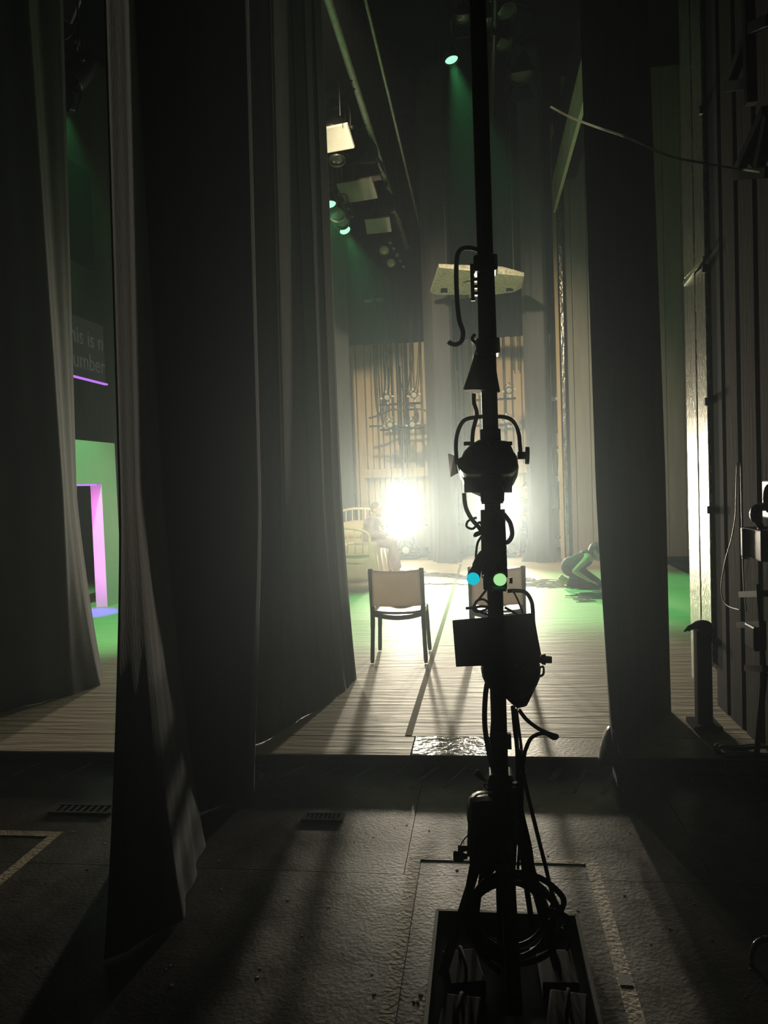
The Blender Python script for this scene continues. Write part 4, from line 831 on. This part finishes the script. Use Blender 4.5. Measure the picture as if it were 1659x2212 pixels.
# tower cables, each its own
cabs = [('black cable bowing out beside the lower half of the tower', [(1062, 1445), (1050, 1490), (1047, 1560), (1055, 1620), (1068, 1680), (1062, 1740)], .0085, 0), ('thin dark red cable down the tower below the middle lantern', [(1064, 1470), (1064, 1540), (1061, 1600), (1070, 1660), (1075, 1740)], .004, -.02),
 ('black cable running down close to the pole', [(1072, 1470), (1069, 1530), (1070, 1590), (1072, 1700)], .006, .04), ('black cable dropping straight from the middle lantern', [(1108, 1525), (1112, 1570), (1118, 1630), (1118, 1720), (1112, 1820), (1108, 1900)], .0075, -.03), ('second black cable dropping from the middle lantern', [(1115, 1530), (1120, 1570), (1127, 1630), (1128, 1730), (1122, 1830), (1116, 1910)], .005, 0),
 ('black cable looping out from the middle lantern over the stage edge', [(1121, 1533), (1138, 1555), (1165, 1575), (1190, 1586), (1203, 1590), (1196, 1595), (1176, 1584), (1150, 1592), (1137, 1615), (1131, 1640), (1127, 1690), (1120, 1760), (1112, 1830)], .0065, -.05),
 ('long black cable slanting down on the wall side of the tower', [(1122, 1620), (1134, 1690), (1158, 1790), (1178, 1870), (1195, 1935), (1225, 1990), (1232, 2030), (1224, 2052)], .0065, -.06), ('black cable from the upper lantern into the pole wrap', [(1002, 1065), (1006, 1095), (1018, 1120), (1035, 1140), (1050, 1165)], .007, -.03),
 ('pale edged cable loop beside the pole wrap', [(1030, 1118), (1012, 1125), (1008, 1137), (1022, 1142), (1036, 1128), (1042, 1145), (1028, 1152), (1026, 1158), (1044, 1152), (1032, 1172), (1028, 1200), (1030, 1215)], .004, -.02), ('black cable hooked on the wall side of the pole wrap', [(1088, 1110), (1102, 1130), (1106, 1155), (1098, 1170), (1086, 1172)], .0075, -.02),
 ('black cable running up the pole past the upper lantern', [(1020, 960), (1022, 930), (1030, 895), (1024, 870), (1024, 850)], .0065, -.03), ('tangled thin cable under the twin lamps', [(1062, 1330), (1030, 1318), (1028, 1300), (1045, 1295), (1058, 1310), (1032, 1322), (1022, 1312), (1038, 1290), (1050, 1275)], .0038, -.05),
 ('short cable with a plug sticking out under the twin lamps', [(1060, 1312), (1040, 1310), (1022, 1313), (1006, 1314)], .0045, -.06), ('thin cable from the twin lamps to the door plate', [(1108, 1276), (1118, 1295), (1130, 1325)], .003, -.05), ('black cable below the twin lamps to the plate corner', [(1090, 1312), (1105, 1320), (1118, 1328)], .004, -.05),
 ('thin curved wire beside the pale strap yoke', [(1058, 1712), (1048, 1700), (1046, 1694), (1060, 1700), (1066, 1716)], .002, -.07), ('thin wire bowing out to the small knob', [(1035, 1798), (1014, 1802), (998, 1820), (994, 1832)], .002, -.07), ('black cable falling from the pole into the coil', [(1112, 1690), (1126, 1760), (1142, 1830), (1150, 1880), (1175, 1950), (1200, 2010)], .011, -.05),
 ('second black cable falling into the coil', [(1108, 1700), (1116, 1780), (1130, 1860), (1138, 1920), (1150, 2000)], .009, -.08), ('thick black cable curving down the near side into the coil', [(1022, 1870), (1012, 1930), (1014, 2000), (1040, 2060), (1080, 2100)], .011, -.14)]
for ds, pts, r, dy in cabs:
    o = MB().tube([T(*q, dy) for q in pts], r, 8).build('tower_cable', mat('dark_red_cable', (.07, .01, .012), .4) if 'red' in ds else M_rubber, smooth=True); tag(o, ds, 'cable', 'cables on the tower')
pts = []
for k, (cx_, cy_, rx, rz, tl_) in enumerate(((1100, 1965, .115, .10, .35), (1108, 1975, .135, .11, .28), (1120, 1970, .15, .115, .22), (1098, 1985, .125, .10, .42), (1112, 1992, .145, .10, .5))):
    c = T(cx_, cy_, -.06-.015*k); pts += [c+V((rx*math.cos(a), tl_*rz*math.sin(a), rz*math.sin(a))) for a in (2*math.pi*q/16+.3 for q in range(16))]
tag(MB().tube(pts, .0095, 8).build('cable_coil', M_rubber, smooth=True), 'thick black cable coiled in loops at the foot of the tower', 'cable')
tag(MB().tube([T(*q) for q in ((1046, 548), (1020, 536), (994, 540), (986, 570), (987, 640), (992, 690), (1000, 715), (998, 735), (986, 744), (974, 742), (969, 738))], .0075, 8).build('hanging_cable', M_rubber, smooth=True), 'thick black cable end hooking up beside the top of the tower', 'cable')
# iron weights on the base tray
for k, (x_, y_, rz) in enumerate(((-.10, 2.34, .2), (-.105, 2.12, -.1), (.19, 2.36, .05), (.20, 2.16, -.15))):
    t = thing('stage_weight', (x_, y_, .026), ('iron weight at the tray corner under the wood lath', 'iron weight before the one under the wood lath', 'iron weight at the tray corner under the cable coil', 'iron weight beside the foot of the timber brace')[k], 'weight', 'weights on the tower tray')
    Mx = Euler((0, 0, rz)).to_matrix()
    MB().box((x_, y_, .055), (.11, .17, .055), Mx).build('weight_block', M_iron, t, bevel=.006)
    hp_ = [V((x_, y_, .083))+Mx @ V(q) for q in ((0, -.05, 0), (0, -.045, .03), (0, .045, .03), (0, .05, 0))]
    MB().tube(hp_, .006, 6).build('weight_handle', M_iron, t, True)

# ---------------------------------------------------------------- along the right wall
W_ = 1.40
def Rw(x_, y_, X=W_):
    d = ray(x_, y_); return EYE + d*(X/d.x)
fz = thing('alarm_box', Rw(1640, 1172), 'dark red steel box with a bright metal flange on the wall', 'box')
c = Rw(1652, 1174, 1.42); MB().box(c, (.14, .30, .155)).build('box_body', M_red, fz, bevel=.006)
MB().box(Rw(1622, 1174, 1.38), (.09, .014, .16)).build('metal_flange', M_steel, fz, bevel=.003)
for z in (-.066, .066): MB().box(Rw(1622, 1174, 1.38)+V((0, -.008, z)), (.09, .012, .012)).build('flange_rib', M_chrome, fz)
hs = thing('wall_handset', Rw(1645, 1115, 1.40), 'curved dark handset on a pale bracket above the red box', 'handset')
MB().tube([Rw(1652, 1143, 1.41), Rw(1644, 1138, 1.38), Rw(1634, 1122, 1.35), Rw(1630, 1110, 1.35), Rw(1638, 1098, 1.36), Rw(1652, 1094, 1.5)], [.012, .016, .024, .026, .022, .014], 10).build('handset_grip', M_black, hs, True)
MB().box(Rw(1641, 1136, 1.38), (.02, .02, .05)).build('handset_bracket', M_white, hs)
bl = thing('cream_fitting', Rw(1660, 1078, 1.43), 'small cream fitting at the edge of the wall', 'wall fitting')
MB().box(Rw(1668, 1078, 1.48), (.06, .12, .20)).build('fitting_back', M_black, bl, bevel=.01)
MB().ball(Rw(1661, 1077, 1.44), (.03, .028, .075), 12, 8).build('fitting_cover', mat('cream_cover', (.82, .76, .58), .4), bl, True)  # cream rounded cover on a black back plate
# steel brackets high on the wall
br = thing('wall_bracket', Rw(1620, 100, 1.6), 'black steel bracket frame high on the wall', 'bracket')
for a, b in (((1615, -40), (1622, 225)), ((1574, 186), (1622, 62)), ((1570, 187), (1624, 180)), ((1622, 62), (1665, 42)), ((1590, 378), (1662, 372)), ((1592, 376), (1656, 238)), ((1640, 360), (1662, 250))): MB().bar(Rw(*a, 1.38), Rw(*b, 1.38), .045, .05).build('bracket_arm', M_black, br)
MB().prism([Rw(1600, 340, 1.40), Rw(1662, 235, 1.40), Rw(1662, 345, 1.40), Rw(1630, 365, 1.40)], (.03, 0, 0)).build('gusset_plate', M_black, br)
WC = mat('white_cable', (.85, .82, .72), .3); translucent(WC, .6)
tag(MB().tube([at(1190, 231, 3.6), at(1232, 253, 3.5), at(1290, 275, 3.45), at(1352, 296, 3.4), at(1400, 318, 3.4), at(1448, 338, 3.4), at(1500, 349, 3.5), at(1580, 363, 3.7), at(1640, 372, 3.9), at(1668, 380, 3.9)], .0045, 7).build('slung_cable', WC, smooth=True), 'thin white cable slung across from the bracket toward the curtain', 'cable')
for pts, ds in ((((1592, 1000), (1590, 1080), (1588, 1120), (1580, 1165), (1574, 1185), (1566, 1215), (1558, 1265), (1562, 1295), (1574, 1310), (1600, 1318)), 'thin grey cable hanging in a loose bow on the dark wall'), (((1600, 1000), (1602, 1100), (1606, 1250), (1612, 1320)), 'straight grey cable down the dark wall')):
    tag(MB().tube([Rw(*q, 1.43) for q in pts], .0035, 6).build('wall_cable', mat('grey_cable', (.12, .12, .11), .5), smooth=True), ds, 'cable')
for px_, r, mt, ds in ((1566, .018, M_olive, 'slim olive pipe down the dark wall'), (1600, .022, M_greyb, 'grey conduit pipe down the olive boards')):
    tag(MB().cyl(Rw(px_, 0, 1.54)+V((0, 0, 2)), Rw(px_+28, 1560, 1.54), r, n=8).build('wall_pipe', mt, smooth=True), ds, 'pipe')
# folded music stands and a stand against the wall
st = thing('folded_stand', fl(1640, 1560), 'dark folded stand leaning by the wall under the red box', 'stand')
MB().cyl(Rw(1638, 1262, 1.28), Rw(1652, 1455, 1.28), .010, n=8).build('stand_pole', M_black, st, True)
MB().cyl(Rw(1652, 1455, 1.28), (1.34, 4.05, .02), .014, n=8).build('stand_pole', M_black, st, True)
for a, b in (((1600, 1284), (1662, 1282)), ((1612, 1443), (1662, 1445)), ((1595, 1350), (1650, 1348))): MB().bar(Rw(*a, 1.30), Rw(*b, 1.30), .022, .03).build('stand_arm', M_black, st)
MB().box(Rw(1632, 1375, 1.31), (.06, .14, .12)).build('stand_head', M_black, st, bevel=.01)
for q in (-1, 1): MB().bar((1.34, 4.05, .12), (1.30, 4.05+q*.1, .012), .014).build('stand_foot', M_black, st)
pst = thing('timber_post', (1.27, 4.72, DK), 'black painted post before the metal clad door edge', 'post')
pc = at(1515, 1360, 4.72)
MB().box((pc.x+.005, 4.72, (pc.z+DK)/2), (.085, .08, pc.z-DK)).build('post_shaft', M_wallblk, pst, bevel=.004)
MB().box((pc.x+.005, 4.72, DK+.02), (.16, .2, .03)).build('post_foot', M_wallblk, pst, bevel=.004)
g = thing('work_glove', at(1500, 1352, 4.7), 'black work glove flopped over the top of the post', 'glove')
g0 = at(1518, 1352, 4.72)
figure([('b', g0+V((0, 0, .005)), (.055, .05, .03)), ('l', [(g0+V((-.03, -.02, .01)), .024), (at(1490, 1356, 4.66), .016), (at(1478, 1364, 4.66), .006)]), ('l', [(g0+V((-.03, .01, .01)), .02), (at(1496, 1353, 4.72), .014), (at(1488, 1362, 4.72), .008)]), ('l', [(g0+V((.01, -.04, 0)), .018), (g0+V((.0, -.055, -.05)), .013)]), ('l', [(g0+V((-.015, -.04, 0)), .018), (g0+V((-.02, -.06, -.04)), .012)]), ('l', [(g0+V((.03, -.02, 0)), .018), (g0+V((.055, -.03, -.05)), .012)])], 'glove_leather', M_blackmatte, g, .006, 3)
# bags and weights at the foot of the curtains
def bag(pts, Y, th, label, mt=M_plastic):
    P = [at(*q, Y) for q in pts]; mb = MB(); c = sum(P, V((0, 0, 0)))/len(P); n = len(P); lay = []
    for k, (s_, dy) in enumerate(((.25, -th*.5), (.8, -th*.42), (1, 0), (.8, th*.4), (.25, th*.5))): lay.append([c+(p-c)*s_+V((0, dy, 0)) for p in P])
    vs = [v for l_ in lay for v in l_]; fs = [(k*n+i, k*n+(i+1) % n, (k+1)*n+(i+1) % n, (k+1)*n+i) for k in range(4) for i in range(n)] + [tuple(range(n-1, -1, -1)), tuple(range(4*n, 5*n))]
    mb.add(vs, fs); o = mb.build('sand_bag', mt, smooth=True); ss = o.modifiers.new('soft', 'SUBSURF'); ss.levels = ss.render_levels = 2
    return tag(o, label, 'bag', 'bags at the curtain feet')
bag([(1284, 1664), (1296, 1612), (1308, 1572), (1322, 1560), (1334, 1590), (1344, 1654), (1320, 1657)], 4.0, .16, 'shiny black plastic bag against the curtain beside the white stage edge')
bag([(545, 1705), (548, 1684), (560, 1670), (568, 1666), (575, 1682), (570, 1698), (556, 1704)], 4.0, .08, 'small crumpled clear plastic wrap at the foot of the thin hemmed curtain', mat('clear_crumpled_plastic', (.20, .20, .19), .15, 0, .3, 12, .5, 20))
# dark cable heap and chrome arc at the wall foot
mb = MB()
for k in range(4):
    c = V((1.36, 4.28-.06*k, DK+.02 if 4.28-.06*k > 4.2 else .02)); mb.tube([c+V((.14*math.cos(a), .08*math.sin(a), .012*k+.01*math.sin(3*a))) for a in (2*math.pi*q/12 for q in range(13))], .011, 6)
tag(mb.build('cable_heap', M_rubber, smooth=True), 'heap of black cable on the floor before the wall', 'cable')
cc = fl(1662, 2085); tag(MB().tube([cc+V((-.055*math.cos(a), .02*math.sin(a), .075*math.sin(a))) for a in (math.pi*q/8 for q in range(9))], .010, 8).build('chrome_handle', M_chrome, smooth=True), 'chrome arched handle standing on the black wing floor', 'handle')
